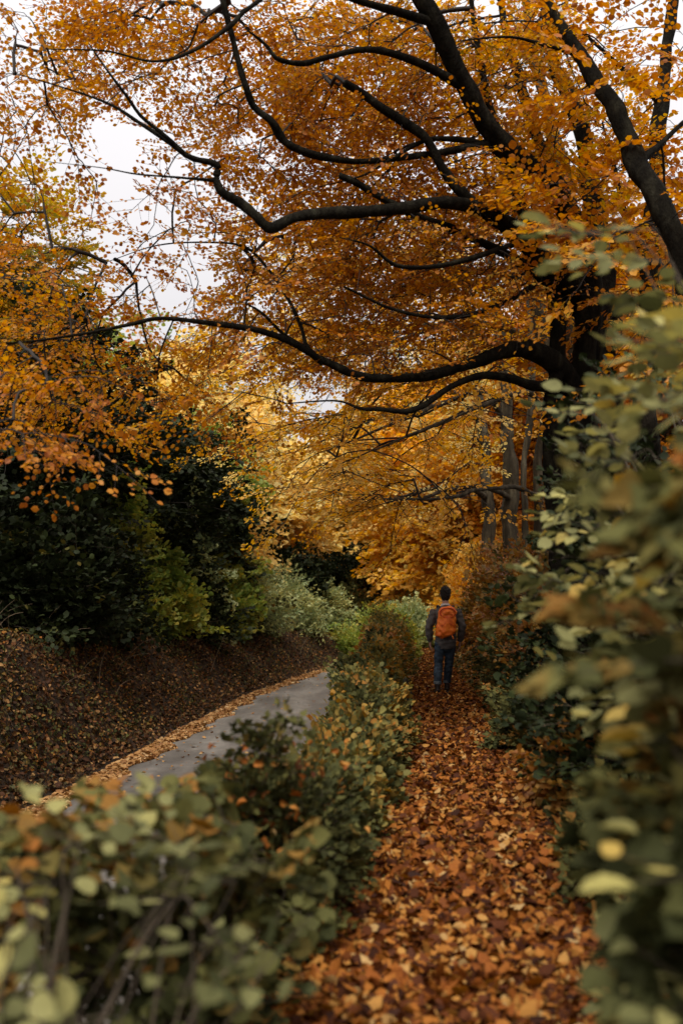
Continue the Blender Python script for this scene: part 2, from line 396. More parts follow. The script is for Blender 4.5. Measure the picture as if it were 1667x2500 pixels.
def put_sprays(leaves, twigs, base, D, kind, leaf, scale=1., shape='beech', W=.9, seed=0, tilt=.25, twig_r=.004, tone=None, keep=1., curl=.1, hang=0.):
    r = np.random.default_rng(seed); n = len(base)
    sc = np.broadcast_to(np.asarray(scale, float), (n,))*r.uniform(.75, 1.2, n)
    X, Y_, Z = frame(D, np.broadcast_to(np.array([0, 0, 1.]), D.shape), r.normal(size=n)*tilt)
    which = r.integers(0, 6, n)
    if tone is None: tone = r.random(n)
    for t in range(6):
        k = np.where(which == t)[0]
        if len(k) == 0: continue
        lp, ld, ln, segs = TPL[kind][t]
        Rm = np.stack([X[k], Y_[k], Z[k]], -1)            # columns are axes
        C = base[k][:, None, :]+np.einsum('nij,mj->nmi', Rm, lp)*sc[k][:, None, None]
        DD = np.einsum('nij,mj->nmi', Rm, norm(ld)); NN = np.einsum('nij,mj->nmi', Rm, norm(ln))
        nl = len(lp); shp = (len(k)*nl, 3)
        C = C.reshape(shp); DD = DD.reshape(shp); NN = NN.reshape(shp)
        DD = DD+r.normal(size=shp)*.22; DD[:, 2] -= hang; NN = NN+r.normal(size=shp)*.25
        rn = np.clip(np.repeat(tone[k], nl)*.55+r.random(shp[0])*.45, 0, 1)
        m = r.random(shp[0]) < keep
        Ls = (leaf*np.exp(r.normal(size=shp[0])*.24).clip(.5, 1.5))[m]
        leaves.add(*leaf_arrays(C[m], DD[m], NN[m], Ls, W*r.uniform(.8, 1.15, m.sum()), rn[m], shape, r.uniform(.0, .25, m.sum()), curl*r.normal(size=m.sum())))
        if twigs is not None:
            sg = base[k][:, None, None, :]+np.einsum('nij,mkj->nmki', Rm, segs)*sc[k][:, None, None, None]
            K = segs.shape[1]
            rad = np.ones((len(k), len(segs), K))*np.linspace(1, .45, K)[None, None, :]*twig_r
            rad[:, 1:] *= .6
            twigs.add(*tubes(sg.reshape(-1, K, 3), rad.reshape(-1, K), 3))

def grow(skel_p, A, seed=0, K=6, tradeoff=.42, r0=.0045, power=.48, bow=.08, skel_r=None, rmax=.05):
    """join each point of A to the nearest point of the growing skeleton; returns tubes and directions"""
    r = np.random.default_rng(seed)
    nS = len(skel_p); M_ = len(A)
    d0 = np.full(M_, 1e9)
    for i in range(0, M_, 400):
        d0[i:i+400] = np.linalg.norm(A[i:i+400, None]-skel_p[None], axis=-1).min(1)
    order = np.argsort(d0); A = A[order]
    tot = nS+M_*(K-1)
    NP = np.empty((tot, 3)); NP[:nS] = skel_p; PL = np.zeros(tot); par = np.full(tot, -1)
    cnt = nS; cid = np.empty((M_, K), int)
    for i in range(M_):
        a = A[i]
        dd = np.linalg.norm(NP[:cnt]-a, axis=1)
        j = int(np.argmin(dd+tradeoff*PL[:cnt])); p = NP[j]
        c = (p+a)/2+np.array([0, 0, 1.])*dd[j]*bow+r.normal(size=3)*dd[j]*.055
        t = np.linspace(0, 1, K)[1:, None]
        pts = p*(1-t)**2+2*c*t*(1-t)+a*t*t
        pts[:-1] += r.normal(size=(K-2, 3))*dd[j]*.007
        ids = np.arange(cnt, cnt+K-1); NP[ids] = pts; PL[ids] = PL[j]+dd[j]*t[:, 0]
        par[ids[0]] = j; par[ids[1:]] = ids[:-1]
        cid[i, 0] = j; cid[i, 1:] = ids; cnt += K-1
    w = np.zeros(tot); w[cid[:, -1]] = 1.
    for i in range(tot-1, nS-1, -1):
        if par[i] >= 0: w[par[i]] += w[i]
    rad = np.minimum(r0*np.maximum(w, 1)**power, rmax)
    T = NP[cid]; RR = rad[cid]; RR[:, 0] = np.minimum(RR[:, 0], RR[:, 1]*1.25)
    D = T[:, -1]-T[:, -3]
    return A, T, RR, norm(D), order

# ------------------------------------------------------------------ canopy maps (how thick the foliage is over each tenth of the view)
def sample_map(rows, n, seed, y_first=0, cell=100):
    r = np.random.default_rng(seed)
    g = np.array([[int(c) for c in row.split()] for row in rows], float)
    w = g**1.8; p = (w/w.sum()).ravel()
    k = r.choice(len(p), n, p=p); iy, ix = np.divmod(k, g.shape[1])
    return (ix+r.random(n))*cell-20, y_first+(iy+r.random(n))*cell

def make_tree(name, label, cat, base, stems, limbs, A, leafmat, bark, spray='beech', leaf=.072, scale=1., W=.9, seed=1, tilt=.25,
              group=None, shape='beech', r0=.0045, keep=1., twig_r=.004, dirbias=(0, 0, 0), midsprays=.6, twigmat=None, smooth_tone=True, hang=0., rmax=.05, leafjit=None, thin_tone=None):
    root = empty(name, base, label, cat, group)
    sk = []
    for i, (pts, rad) in enumerate(stems):
        m_, C, rr = limb_mesh(pts, rad, 14, .10, .10, seed*31+i); b = Bag(); b.add(*m_)
        b.build('trunk', bark, root, True); sk.append(C[len(C)//3:])
    for i, (pts, rad) in enumerate(limbs):
        m_, C, rr = limb_mesh(pts, rad, 10, .07, .12, seed*57+i); b = Bag(); b.add(*m_)
        b.build('limb', bark, root, True); sk.append(C)
    sk = np.concatenate(sk)
    A, T, RR, D, order = grow(sk, A, seed, r0=r0, rmax=rmax)
    lv = Bag(); tw = Bag()
    tw.add(*tubes(T, RR, 5))
    D = D+np.array(dirbias)
    D[:, 2] = D[:, 2]*.6-.05
    tone = .5+.5*np.sin(A[:, 0]*.9+A[:, 2]*1.3+seed)*np.sin(A[:, 1]*.8+A[:, 2]*.7)
    tone = np.clip(tone*.6+rng.random(len(A))*.4, 0, 1)
    put_sprays(lv, tw, A, D, spray, leaf, scale, shape, W, seed+5, tilt, twig_r, tone, keep, hang=hang)
    r = np.random.default_rng(seed+9)
    for q in (2, 3):
        k = r.random(len(A)) < midsprays*.5
        if k.sum():
            ang = r.uniform(.5, 1.2, k.sum())*np.where(r.random(k.sum()) < .5, 1, -1)
            d = D[k]; d2 = np.stack([d[:, 0]*np.cos(ang)-d[:, 1]*np.sin(ang), d[:, 0]*np.sin(ang)+d[:, 1]*np.cos(ang), d[:, 2]], -1)
            put_sprays(lv, tw, T[k, q], d2, spray, leaf, np.asarray(scale)*.75, shape, W, seed+20+q, tilt, twig_r, tone[k], keep, hang=hang)
    tw.build('twigs', twigmat or M['twig'], root)
    lv.build('crown', leafmat, root)
    return root

# ------------------------------------------------------------------ the near many-stemmed beech
def pl(spec):
    a = np.array(spec, float); return P(a[:, 0], a[:, 1], a[:, 2]), a[:, 3]
# (photo x, photo y, distance, radius)
trunkbase = P(1455, 1330, 12.4)
ST = .74
stems1 = [
 pl([(1440, 1480, 12.5, .36), (1425, 1250, 12.5, .30), (1420, 1050, 12.4, .27), (1425, 930, 12.3, .25), (1455, 800, 12.3, .22), (1470, 640, 12.4, .19), (1440, 450, 12.6, .17), (1400, 260, 12.8, .145), (1345, 130, 13, .12), (1325, -60, 13.2, .10), (1290, -400, 13.6, .05)]),
 pl([(1480, 1480, 12.9, .22), (1490, 1150, 12.9, .2), (1500, 900, 13, .17), (1480, 700, 13.1, .14), (1390, 520, 13.2, .12), (1300, 300, 13.3, .10), (1240, 100, 13.4, .08), (1200, -150, 13.5, .04)]),
 pl([(1370, 1480, 12.1, .18), (1350, 1200, 12.0, .16), (1345, 1000, 11.9, .14), (1360, 850, 11.8, .13), (1350, 700, 11.7, .115), (1290, 560, 11.6, .10), (1240, 400, 11.5, .08), (1180, 200, 11.4, .06), (1150, 0, 11.3, .04), (1130, -200, 11.2, .02)]),
 pl([(1400, 1480, 12.3, .30), (1390, 1200, 12.2, .26), (1395, 1000, 12.2, .24), (1420, 860, 12.0, .21), (1440, 720, 11.8, .20), (1405, 560, 11.5, .19), (1330, 440, 11.2, .19), (1215, 340, 10.8, .17), (1130, 210, 10.4, .15), (1070, 60, 10.1, .13), (990, -60, 9.9, .11), (860, -300, 9.6, .06)]),
]
LT = .8
limbs1 = [
 # the low limb sweeping left over the road
 pl([(1430, 985, 12.2, .17), (1375, 905, 11.9, .155), (1290, 858, 11.6, .13), (1215, 860, 11.4, .11), (1150, 885, 11.2, .09), (1060, 915, 11, .08), (960, 925, 10.8, .072), (870, 915, 10.6, .066), (790, 880, 10.4, .058), (720, 840, 10.2, .045), (630, 805, 10, .036), (520, 790, 9.8, .03), (400, 778, 9.6, .026), (330, 790, 9.4, .022), (200, 815, 9.2, .016), (60, 835, 9, .01), (-60, 840, 8.8, .006)]),
 pl([(790, 885, 10.4, .045), (750, 850, 10.4, .036), (735, 800, 10.5, .03), (700, 725, 10.6, .026), (650, 650, 10.7, .022), (595, 602, 10.8, .018), (500, 592, 10.9, .014), (380, 600, 11, .01), (260, 640, 11.1, .006)]),
 pl([(745, 850, 10.3, .03), (690, 815, 10.2, .024), (640, 765, 10.1, .018), (600, 740, 10, .010)]),
 # second low limb
 pl([(1420, 985, 12.1, .10), (1370, 945, 11.9, .085), (1300, 940, 11.6, .07), (1240, 925, 11.4, .064), (1175, 918, 11.2, .058), (1100, 945, 11, .052), (1040, 985, 10.8, .046), (990, 1005, 10.7, .04), (930, 1000, 10.6, .03), (880, 998, 10.5, .022), (820, 978, 10.4, .014), (700, 985, 10.2, .007)]),
 # the crooked middle limb
 pl([(1440, 745, 12.0, .15), (1375, 690, 11.6, .14), (1290, 600, 11.2, .125), (1230, 545, 10.9, .115), (1170, 510, 10.6, .105), (1080, 498, 10.3, .095), (980, 505, 10.1, .085), (880, 515, 9.9, .078), (790, 520, 9.7, .072), (720, 535, 9.5, .068), (662, 556, 9.4, .064), (625, 525, 9.3, .056), (585, 495, 9.3, .05), (540, 470, 9.2, .048), (528, 435, 9.2, .045), (530, 402, 9.2, .044), (470, 385, 9.2, .036), (415, 350, 9.2, .03), (340, 300, 9.2, .024), (270, 255, 9.2, .018), (160, 215, 9.2, .012), (40, 180, 9.2, .006)]),
 pl([(455, 380, 9.2, .026), (400, 330, 9.1, .022), (345, 285, 9, .02), (310, 235, 8.9, .018), (265, 175, 8.8, .014), (220, 110, 8.7, .008)]),
 pl([(528, 440, 9.2, .022), (480, 437, 9.1, .014), (420, 432, 9, .012), (330, 425, 8.9, .009), (250, 410, 8.8, .006), (120, 395, 8.7, .004)]),
 # stub pointing up left
 pl([(1190, 520, 10.7, .09), (1130, 470, 10.5, .075), (1080, 410, 10.4, .062), (1040, 340, 10.3, .056), (985, 300, 10.2, .056), (925, 260, 10.1, .056), (880, 225, 10, .052), (842, 203, 9.9, .048)]),
 # lower limb of the middle
 pl([(1430, 790, 12.1, .10), (1340, 690, 11.7, .085), (1240, 625, 11.3, .072), (1130, 570, 10.9, .062), (1040, 535, 10.6, .058), (960, 500, 10.3, .056), (890, 460, 10.1, .052), (832, 428, 9.9, .046)]),
 # upper thin limbs
 pl([(1330, 440, 11.2, .06), (1250, 390, 10.9, .05), (1170, 350, 10.7, .042), (1090, 340, 10.5, .036), (1035, 345, 10.4, .03), (960, 385, 10.2, .022), (880, 430, 10, .012), (760, 460, 9.8, .006)]),
 pl([(1215, 345, 10.8, .07), (1090, 370, 10.5, .04), (980, 385, 10.3, .034), (870, 395, 10.1, .036), (780, 380, 9.9, .05), (720, 360, 9.8, .054), (690, 340, 9.8, .052), (665, 300, 9.7, .05), (620, 262, 9.7, .048), (600, 210, 9.6, .046), (580, 140, 9.6, .042), (560, 60, 9.5, .038), (530, -60, 9.4, .03)]),
 pl([(1130, 210, 10.4, .07), (1010, 150, 10.0, .05), (900, 120, 9.8, .04), (800, 140, 9.6, .036), (740, 155, 9.5, .034), (680, 145, 9.4, .03), (650, 110, 9.4, .022), (600, 70, 9.3, .012)]),
 pl([(1070, 60, 10.1, .06), (900, 10, 9.6, .04), (720, -40, 9.2, .034), (610, 20, 8.9, .03), (560, 65, 8.8, .026), (480, 118, 8.7, .022), (380, 150, 8.6, .016), (260, 125, 8.5, .010), (120, 120, 8.4, .005)]),
 pl([(1450, 600, 12.4, .08), (1300, 700, 11.6, .05), (1180, 760, 11, .035), (1080, 775, 10.6, .028), (960, 755, 10.2, .02), (840, 700, 9.9, .012)]),
 pl([(1405, 560, 11.5, .06), (1290, 585, 10.9, .045), (1120, 640, 10.3, .032), (980, 650, 9.9, .026), (900, 600, 9.6, .016), (830, 580, 9.4, .008)]),
]
mapT1 = [
 "3 5 7 7 8 8 7 8 9 9 9 9 8 7 2 1 1",
 "4 6 7 7 7 6 6 8 9 9 9 9 9 7 2 1 1",
 "4 4 4 3 5 6 8 8 9 9 9 8 9 6 3 2 1",
 "3 3 2 3 4 5 7 8 9 9 9 8 8 6 3 2 1",
 "3 3 2 2 3 3 5 7 8 8 8 8 9 6 4 2 1",
 "5 4 2 2 3 4 6 8 9 9 9 9 8 6 4 2 1",
 "6 5 4 3 3 4 6 8 9 9 9 9 9 6 3 1 0",
 "5 5 4 3 2 4 6 8 9 9 9 8 7 4 2 0 0",
 "6 6 6 5 4 5 4 5 6 6 6 5 4 2 0 0 0",
 "4 5 5 5 4 4 4 3 2 3 2 1 1 0 0 0 0",
 "1 1 1 2 3 3 2 1 0 0 0 0 0 0 0 0 0",
]
px, py = sample_map(mapT1, 1150, 21)
dep = 9.2+(px/1667)*1.6+rng.random(len(px))**1.2*4.2
A1 = P(px, py, dep)
# extra foliage above the frame, added out of view to shade the crown below
px, py = rng.uniform(300, 1700, 110), rng.uniform(-700, 0, 110)
A1 = np.vstack([A1, P(px, py, rng.uniform(8.5, 14, 110))])
# nearer sprays over the road, left
px = rng.uniform(-60, 340, 18); py = 880+rng.random(18)*230-px*.1
A1 = np.vstack([A1, P(px, py, rng.uniform(6.8, 8.8, 18))])
A1 = A1[A1[:, 2] > 2.1]
stems1 = [(a, b*ST) for a, b in stems1]
limbs1 = [(a, b*LT) for a, b in limbs1]
make_tree('beech_tree', 'huge old beech with several dark stems and long crooked limbs reaching left over the road', 'tree',
          (3.0, 12.4, h(3.0, 12.4)), stems1, limbs1, A1, M['beech_orange'], M['bark'], leaf=.046, scale=.85, seed=2, dirbias=(-.45, -.1, -.25), tilt=.35, keep=.74, r0=.0042, twig_r=.0045, rmax=.034)

def stem_from(px0, py0, d, r0_, px1, py1, d1, bend=0, n=6, r1=.05):
    t = np.linspace(0, 1, n)
    x = px0+(px1-px0)*t+bend*np.sin(t*math.pi); y = py0+(py1-py0)*t; dd = d+(d1-d)*t
    return P(x, y, dd), r0_+(r1-r0_)*t

# slender beeches at the right edge
mR = ["0 0 0 0 0 0 0 0 0 0 2 3 4 5 3 3 3", "0 0 0 0 0 0 0 0 0 0 2 3 4 5 3 3 4", "0 0 0 0 0 0 0 0 0 0 1 2 4 5 5 5 4", "0 0 0 0 0 0 0 0 0 0 0 1 3 5 6 6 5", "0 0 0 0 0 0 0 0 0 0 0 1 3 5 6 7 6",
      "0 0 0 0 0 0 0 0 0 0 0 1 3 4 6 7 7", "0 0 0 0 0 0 0 0 0 0 0 0 2 4 5 6 6", "0 0 0 0 0 0 0 0 0 0 0 0 1 3 4 6 6", "0 0 0 0 0 0 0 0 0 0 0 0 1 3 4 5 6"]
px, py = sample_map(mR, 60, 31)
make_tree('beech_tree', 'slender beech with a leaning dark trunk crossing the upper right corner', 'tree', (4.0, 9.6, h(4.0, 9.6)),
          [pl([(1760, 1500, 9.6, .16), (1730, 1000, 9.6, .14), (1690, 720, 9.7, .13), (1610, 510, 9.8, .12), (1545, 370, 10, .10), (1490, 255, 10.1, .088), (1420, 140, 10.3, .075), (1350, 30, 10.5, .06), (1300, -120, 10.8, .04)])],
          [pl([(1560, 395, 10, .05), (1610, 350, 10.2, .035), (1667, 300, 10.4, .028), (1740, 240, 10.6, .015)]),
           pl([(1420, 140, 10.3, .03), (1330, 110, 10.2, .022), (1240, 90, 10, .014), (1120, 100, 9.8, .006)])],
          P(px, py, rng.uniform(9, 13, len(px))), M['beech_orange'], M['bark'], leaf=.072, seed=3)
px, py = sample_map(mR, 70, 32)
make_tree('beech_tree', 'upright thin beech close to the right edge with dark twiggy top', 'tree', (4.6, 13.5, h(4.6, 13.5)),
          [pl([(1570, 1450, 13.5, .20), (1575, 1000, 13.5, .17), (1585, 700, 13.6, .15), (1600, 420, 13.8, .12), (1618, 200, 14, .10), (1640, 20, 14.2, .08), (1660, -200, 14.5, .05)])],
          [pl([(1590, 640, 13.6, .06), (1530, 540, 13.5, .045), (1500, 420, 13.4, .03), (1470, 300, 13.4, .012)]),
           pl([(1612, 250, 13.9, .05), (1500, 150, 13.8, .03), (1400, 60, 13.6, .015)])],
          P(px, py, rng.uniform(12, 17, len(px))), M['beech_orange'], M['bark'], leaf=.075, seed=4)

# pale trunk behind the big beech
mB = ["0 0 0 0 0 1 3 5 6 6 6 6 6 6 3 2 2", "0 0 0 0 0 1 3 5 6 6 6 6 6 6 3 2 2", "0 0 0 0 0 0 3 5 6 6 6 6 6 6 5 4 4", "0 0 0 0 0 0 2 5 6 6 6 6 6 6 6 5 4", "0 0 0 0 0 0 2 5 7 7 7 6 6 6 6 6 5",
      "0 0 0 0 0 0 3 7 8 8 8 7 6 6 6 6 6", "0 0 0 0 0 0 3 7 8 8 8 8 7 6 5 5 5", "0 0 0 0 0 1 3 7 8 8 8 8 6 3 3 4 4", "0 0 0 0 0 1 2 5 8 8 8 7 4 1 2 4 3"]
px, py = sample_map(mB, 190, 33)
make_tree('beech_tree', 'tall beech with a pale smooth trunk standing right behind the dark many-stemmed one', 'tree', (4.15, 17.5, h(4.15, 17.5)),
          [pl([(1405, 1480, 17.5, .27), (1400, 1150, 17.5, .24), (1395, 900, 17.5, .21), (1392, 640, 17.6, .18), (1375, 440, 17.8, .15), (1330, 250, 18, .12), (1290, 60, 18.2, .09), (1260, -250, 18.6, .04)]),
           pl([(1440, 1480, 18.2, .18), (1425, 1050, 18.2, .15), (1330, 850, 18.2, .13), (1290, 640, 18.2, .11), (1230, 430, 18.4, .085), (1190, 250, 18.6, .06), (1150, 50, 18.8, .03)])],
          [pl([(1380, 560, 17.7, .09), (1220, 500, 17, .06), (1060, 470, 16.4, .04), (900, 420, 16, .02), (760, 380, 15.6, .01)]),
           pl([(1290, 680, 18.2, .08), (1150, 660, 17.4, .05), (1000, 640, 16.8, .034), (850, 660, 16.2, .018), (700, 700, 16, .008)])],
          P(px, py, rng.uniform(14, 20, len(px))), M['beech_gold'], M['bark_pale'], leaf=.075, scale=1.2, seed=5, keep=.68, dirbias=(-.4, 0, -.1))

# the group of grey trunks beyond the walker
mC = ["0 0 0 0 0 1 4 6 6 6 6 6 5 4", "0 0 0 0 0 1 4 6 7 7 7 7 5 4", "0 0 0 0 1 3 5 6 7 8 8 7 5 3", "0 0 0 0 1 3 5 7 8 8 8 7 5 3", "0 0 0 0 1 3 5 7 8 8 8 6 4 2", "0 0 0 0 0 2 3 6 8 8 7 5 4 2", "0 0 0 0 0 1 2 3 5 6 6 5 3 1", "0 0 0 0 0 0 0 0 1 2 2 1 0 0"]
for i, (tx, td, tr, top, lb, n, dmin, dmax) in enumerate([
        (1248, 25.0, .21, 1220, 'grey beech trunk with golden crown, stoutest of the group beyond the walker', 120, 17, 24),
        (1318, 22.5, .13, 1330, 'straight grey beech standing rightmost in the group of trunks beyond the walker', 100, 16, 22),
        (1192, 29.0, .20, 1150, 'brown beech trunk standing leftmost and farthest in the group beyond the walker', 170, 22, 31)]):
    px, py = sample_map(mC, n, 40+i, y_first=550 if i != 1 else 620)
    A = P(px, py, rng.uniform(dmin, dmax, n)); A = A[A[:, 2] > 2.4]
    gz = float(h((tx-833)/FPX*td, td))
    st = [pl([(tx+6, 1530, td, tr*1.15), (tx, 1400, td, tr), (tx-5, 1150, td, tr*.85), (top+8, 900, td+.2, tr*.7), (top-20, 650, td+.4, tr*.5), (top-40, 350, td+.8, tr*.25)])]
    if i == 0: st.append(pl([(tx+20, 1530, td+.3, .10), (tx+34, 1350, td+.3, .09), (tx+30, 1150, td+.3, .08), (tx+50, 950, td+.3, .09), (tx+40, 700, td+.5, .07)]))
    lm = [pl([(tx-4, 1215, td, .08), (tx-60, 1190, td-1.5, .055), (tx-150, 1195, td-3, .04), (tx-220, 1215, td-4, .035), (tx-330, 1220, td-5, .015)]),
          pl([(top+8, 1020, td, .08), (top-40, 960, td-1, .06), (top-130, 980, td-2.4, .06), (top-250, 1030, td-4, .035), (top-420, 1100, td-6, .015)]),
          pl([(top, 860, td, .11), (top-100, 800, td-1.5, .07), (top-250, 800, td-3, .045), (top-420, 850, td-5, .02)])]
    make_tree('beech_tree', lb, 'tree', ((tx-833)/FPX*td, td, gz), st, lm, A, M['pale_gold' if i == 2 else 'beech_gold'], M['bark_pale'], leaf=.078, scale=1.3, keep=.75, seed=50+i, dirbias=(-.45, -.1, -.3), r0=.0085, twig_r=.009)

# ------------------------------------------------------------------ free-standing trees described by blobs
def behind_bank(px, d, rad):
    d0 = d
    while px < 900 and pxX(px, d) > xl(d)-2.3-rad and d < 90: d += .25
    return d, d/d0
def pxX(px, d): return (px-833.5)/FPX*d
def blob_tree(name, label, cat, px, d, topy, rad, mat, n, seed, low=.25, spray='beech', leaf=.1, scale=1.5, bark='bark', group=None, shape='beech', W=.9, tilt=.35, depthr=None, keep=1., drop=.0, tr=.16, hang=0.):
    r = np.random.default_rng(seed)
    d, q = behind_bank(px, d, rad*.6+1.3); rad *= q; leaf *= q
    x = float((px-833.5)/FPX*d); top = float(P(px, topy, d)[2]); gz = float(h(x, d)); H = top-gz
    cz = gz+H*(low+(1-low)*.5); rz = H*(1-low)*.5; ry = depthr or rad
    reach = {'beech': .6, 'shrub': .33, 'ivy': .2}[spray]*scale
    rad = max(rad-reach*.6, .3); ry = max(ry-reach*.6, .3); rz = max(rz-reach*.3, .3)
    v = norm(r.normal(size=(n, 3)))*(r.random(n)[:, None]**.42)
    # lumpy outline
    lob = 1+.18*np.sin(v[:, :1]*5+seed)*np.sin(v[:, 2:]*6+seed*2)+.12*np.sin(v[:, 1:2]*9+seed)
    A = np.array([x, d, cz])+v*lob*np.array([rad, ry, rz])
    A[:, 2] = np.maximum(A[:, 2], h(A[:, 0], A[:, 1])+.15)
    pts = np.array([[x, d, gz-.3], [x+.1, d, gz+H*.3], [x-.15, d+.1, gz+H*.55], [x+.1, d, gz+H*.85]])
    limbs = []
    for k in range(4):
        a = r.uniform(0, TAU); z0 = gz+H*(low*.8+.12*k)
        p0 = np.array([x, d, z0]); p2 = p0+np.array([math.cos(a)*rad*.6, math.sin(a)*ry*.6, rz*.35])
        limbs.append((np.array([p0, (p0+p2)/2+np.array([0, 0, .12*rz]), p2]), np.array([tr*.45, tr*.3, tr*.12])))
    D0 = A-np.array([x, d, cz])
    return make_tree(name, label, cat, (x, d, gz), [(pts, np.array([tr, tr*.8, tr*.55, tr*.2]))], limbs, A, M[mat], M[bark], spray, leaf, scale, W, seed, tilt, group, shape, r0=.005, keep=keep, twig_r=.005, hang=hang)

# left of the road, from near to far
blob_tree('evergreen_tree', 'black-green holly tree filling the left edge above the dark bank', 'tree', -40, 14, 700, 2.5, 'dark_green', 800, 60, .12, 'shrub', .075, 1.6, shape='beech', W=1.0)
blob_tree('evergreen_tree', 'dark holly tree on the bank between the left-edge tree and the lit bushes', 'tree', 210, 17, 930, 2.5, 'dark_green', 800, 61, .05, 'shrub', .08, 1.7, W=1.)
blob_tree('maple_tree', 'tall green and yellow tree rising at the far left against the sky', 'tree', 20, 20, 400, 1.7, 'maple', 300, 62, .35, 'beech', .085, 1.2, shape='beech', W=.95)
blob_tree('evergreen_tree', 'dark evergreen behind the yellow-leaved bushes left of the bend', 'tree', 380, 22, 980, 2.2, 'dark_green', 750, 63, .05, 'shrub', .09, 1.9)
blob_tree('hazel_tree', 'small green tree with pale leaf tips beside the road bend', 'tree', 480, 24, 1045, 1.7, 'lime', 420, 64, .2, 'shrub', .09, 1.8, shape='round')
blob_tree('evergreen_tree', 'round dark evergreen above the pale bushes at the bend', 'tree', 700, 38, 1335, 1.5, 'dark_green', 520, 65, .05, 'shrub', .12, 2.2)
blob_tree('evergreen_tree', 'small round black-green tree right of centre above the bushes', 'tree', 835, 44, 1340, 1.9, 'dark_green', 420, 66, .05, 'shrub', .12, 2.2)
# far golden woodland, each tree on its own
far = [
 (470, 34, 860, 3.4, 'pale_gold', 'pale yellow tree glowing beyond the dark evergreens on the left'),
 (610, 46, 1010, 4.0, 'pale_gold', 'cream-yellow tree behind the bend, left of the distant green one'),
 (330, 42, 800, 4.5, 'lime', 'yellow-green tree far behind the left hedge'),
 (720, 56, 1120, 4.5, 'pale_gold', 'distant pale yellow tree at the centre of the view'),
 (850, 62, 1080, 4.5, 'pale_gold', 'distant golden tree directly above the bend of the road'),
 (980, 56, 1000, 4.4, 'pale_gold', 'distant pale golden tree left of the walker'),
 (1090, 46, 900, 4.6, 'beech_gold', 'distant golden tree behind the walker'),
 (1200, 42, 860, 4.2, 'beech_gold', 'golden tree behind the group of grey trunks'),
 (1320, 38, 760, 4.2, 'beech_gold', 'golden tree far behind the pale-trunked beech'),
 (1460, 34, 600, 4.2, 'beech_orange', 'orange tree behind the thin trunks on the right'),
 (1620, 30, 480, 4.0, 'beech_orange', 'orange tree at the far right behind the thin trunks'),
 (560, 70, 1090, 7, 'lime', 'dull green tree farthest away behind the cream-yellow one'),
 (900, 84, 1150, 8, 'pale_gold', 'farthest pale tree closing the view above the bend'),
 (1130, 72, 1050, 8, 'beech_gold', 'farthest golden tree closing the view behind the walker'),
 (180, 50, 830, 6, 'beech_orange', 'orange tree far off behind the left holly trees'),
]
for i, (a, b_, c, r_, mt, lb) in enumerate(far):
    b_ += 7 if a < 1050 else 2
    blob_tree('woodland_tree', lb, 'tree', a, b_, c, r_, mt, 520, 70+i, .14, 'beech', .17*b_/45+.04, 2.3*b_/45+.6, bark='bark_pale', group='trees of the woodland beyond the bend', tr=.22)

# ------------------------------------------------------------------ shrubs
def shrub(name, label, cx, cy, rx, ry, H, mat, n, seed, spray='shrub', leaf=.05, scale=1., shape='beech', W=.95, group=None, base_z=None, low=0., up=.5, keep=1., stems=10, cat='shrub', lean=(0, 0), tilt=.5, hang=0., inner=.5, twig_r=.003):
    r = np.random.default_rng(seed)
    gz = float(h(cx, cy)) if base_z is None else base_z
    root = empty(name, (cx, cy, gz), label, cat, group)
    reach = {'shrub': .33, 'ivy': .2}[spray]*scale
    rx = max(rx-reach*.75, rx*.4); ry = max(ry-reach*.6, ry*.5); H = max(H-reach*.6, H*.5)
    v = norm(r.normal(size=(n, 3))); v[:, 2] = np.abs(v[:, 2]) if low == 0 else v[:, 2]
    rr = (inner+(1-inner)*r.random(n)**.6)[:, None]
    lob = 1+.24*np.sin(v[:, :1]*4+seed)*np.sin(v[:, 1:2]*5+seed*2)+.2*np.sin(v[:, 2:]*6+v[:, :1]*4+seed)
    stray = 1+np.abs(r.normal(size=(n, 1)))*.16*(r.random((n, 1)) < .35)
    A = v*rr*lob*stray*np.array([rx, ry, H])
    A[:, 0] += lean[0]*A[:, 2]; A[:, 1] += lean[1]*A[:, 2]
    A += np.array([cx, cy, gz])
    A[:, 2] = np.maximum(A[:, 2], h(A[:, 0], A[:, 1])+.05)
    D = norm(v+r.normal(size=(n, 3))*.5); D[:, 2] = D[:, 2]*.6+up*.4
    lv = Bag(); tw = Bag()
    tone = np.clip(.5+.35*np.sin(A[:, 0]*3/scale+seed)*np.sin(A[:, 1]*3/scale+A[:, 2]*4)+r.normal(size=n)*.22, 0, 1)
    Ls = .3*np.asarray(scale)
    put_sprays(lv, tw, A-D*.1*scale, D, spray, leaf, scale, shape, W, seed+1, tilt, twig_r, tone, keep, hang=hang)
    # stems from the foot
    m_ = min(n, 40+stems*4); k = r.choice(n, m_, replace=False)
    b0 = np.array([cx, cy, gz])+np.stack([r.normal(size=m_)*rx*.25, r.normal(size=m_)*ry*.25, np.zeros(m_)], -1)
    b0[:, 2] = h(b0[:, 0], b0[:, 1])-.03
    t = np.linspace(0, 1, 6)[None, :, None]
    c = b0+(A[k]-b0)*np.array([.25, .25, .7])
    T = b0[:, None]*(1-t)**2+2*c[:, None]*t*(1-t)+A[k][:, None]*t*t
    tw.add(*tubes(T, np.linspace(1, .35, 6)[None, :]*r.uniform(.006, .014, m_)[:, None]*min(1.6, max(.6, H)), 5))
    tw.build('stems', M['stem'], root)
    lv.build('foliage', M[mat], root)
    return root

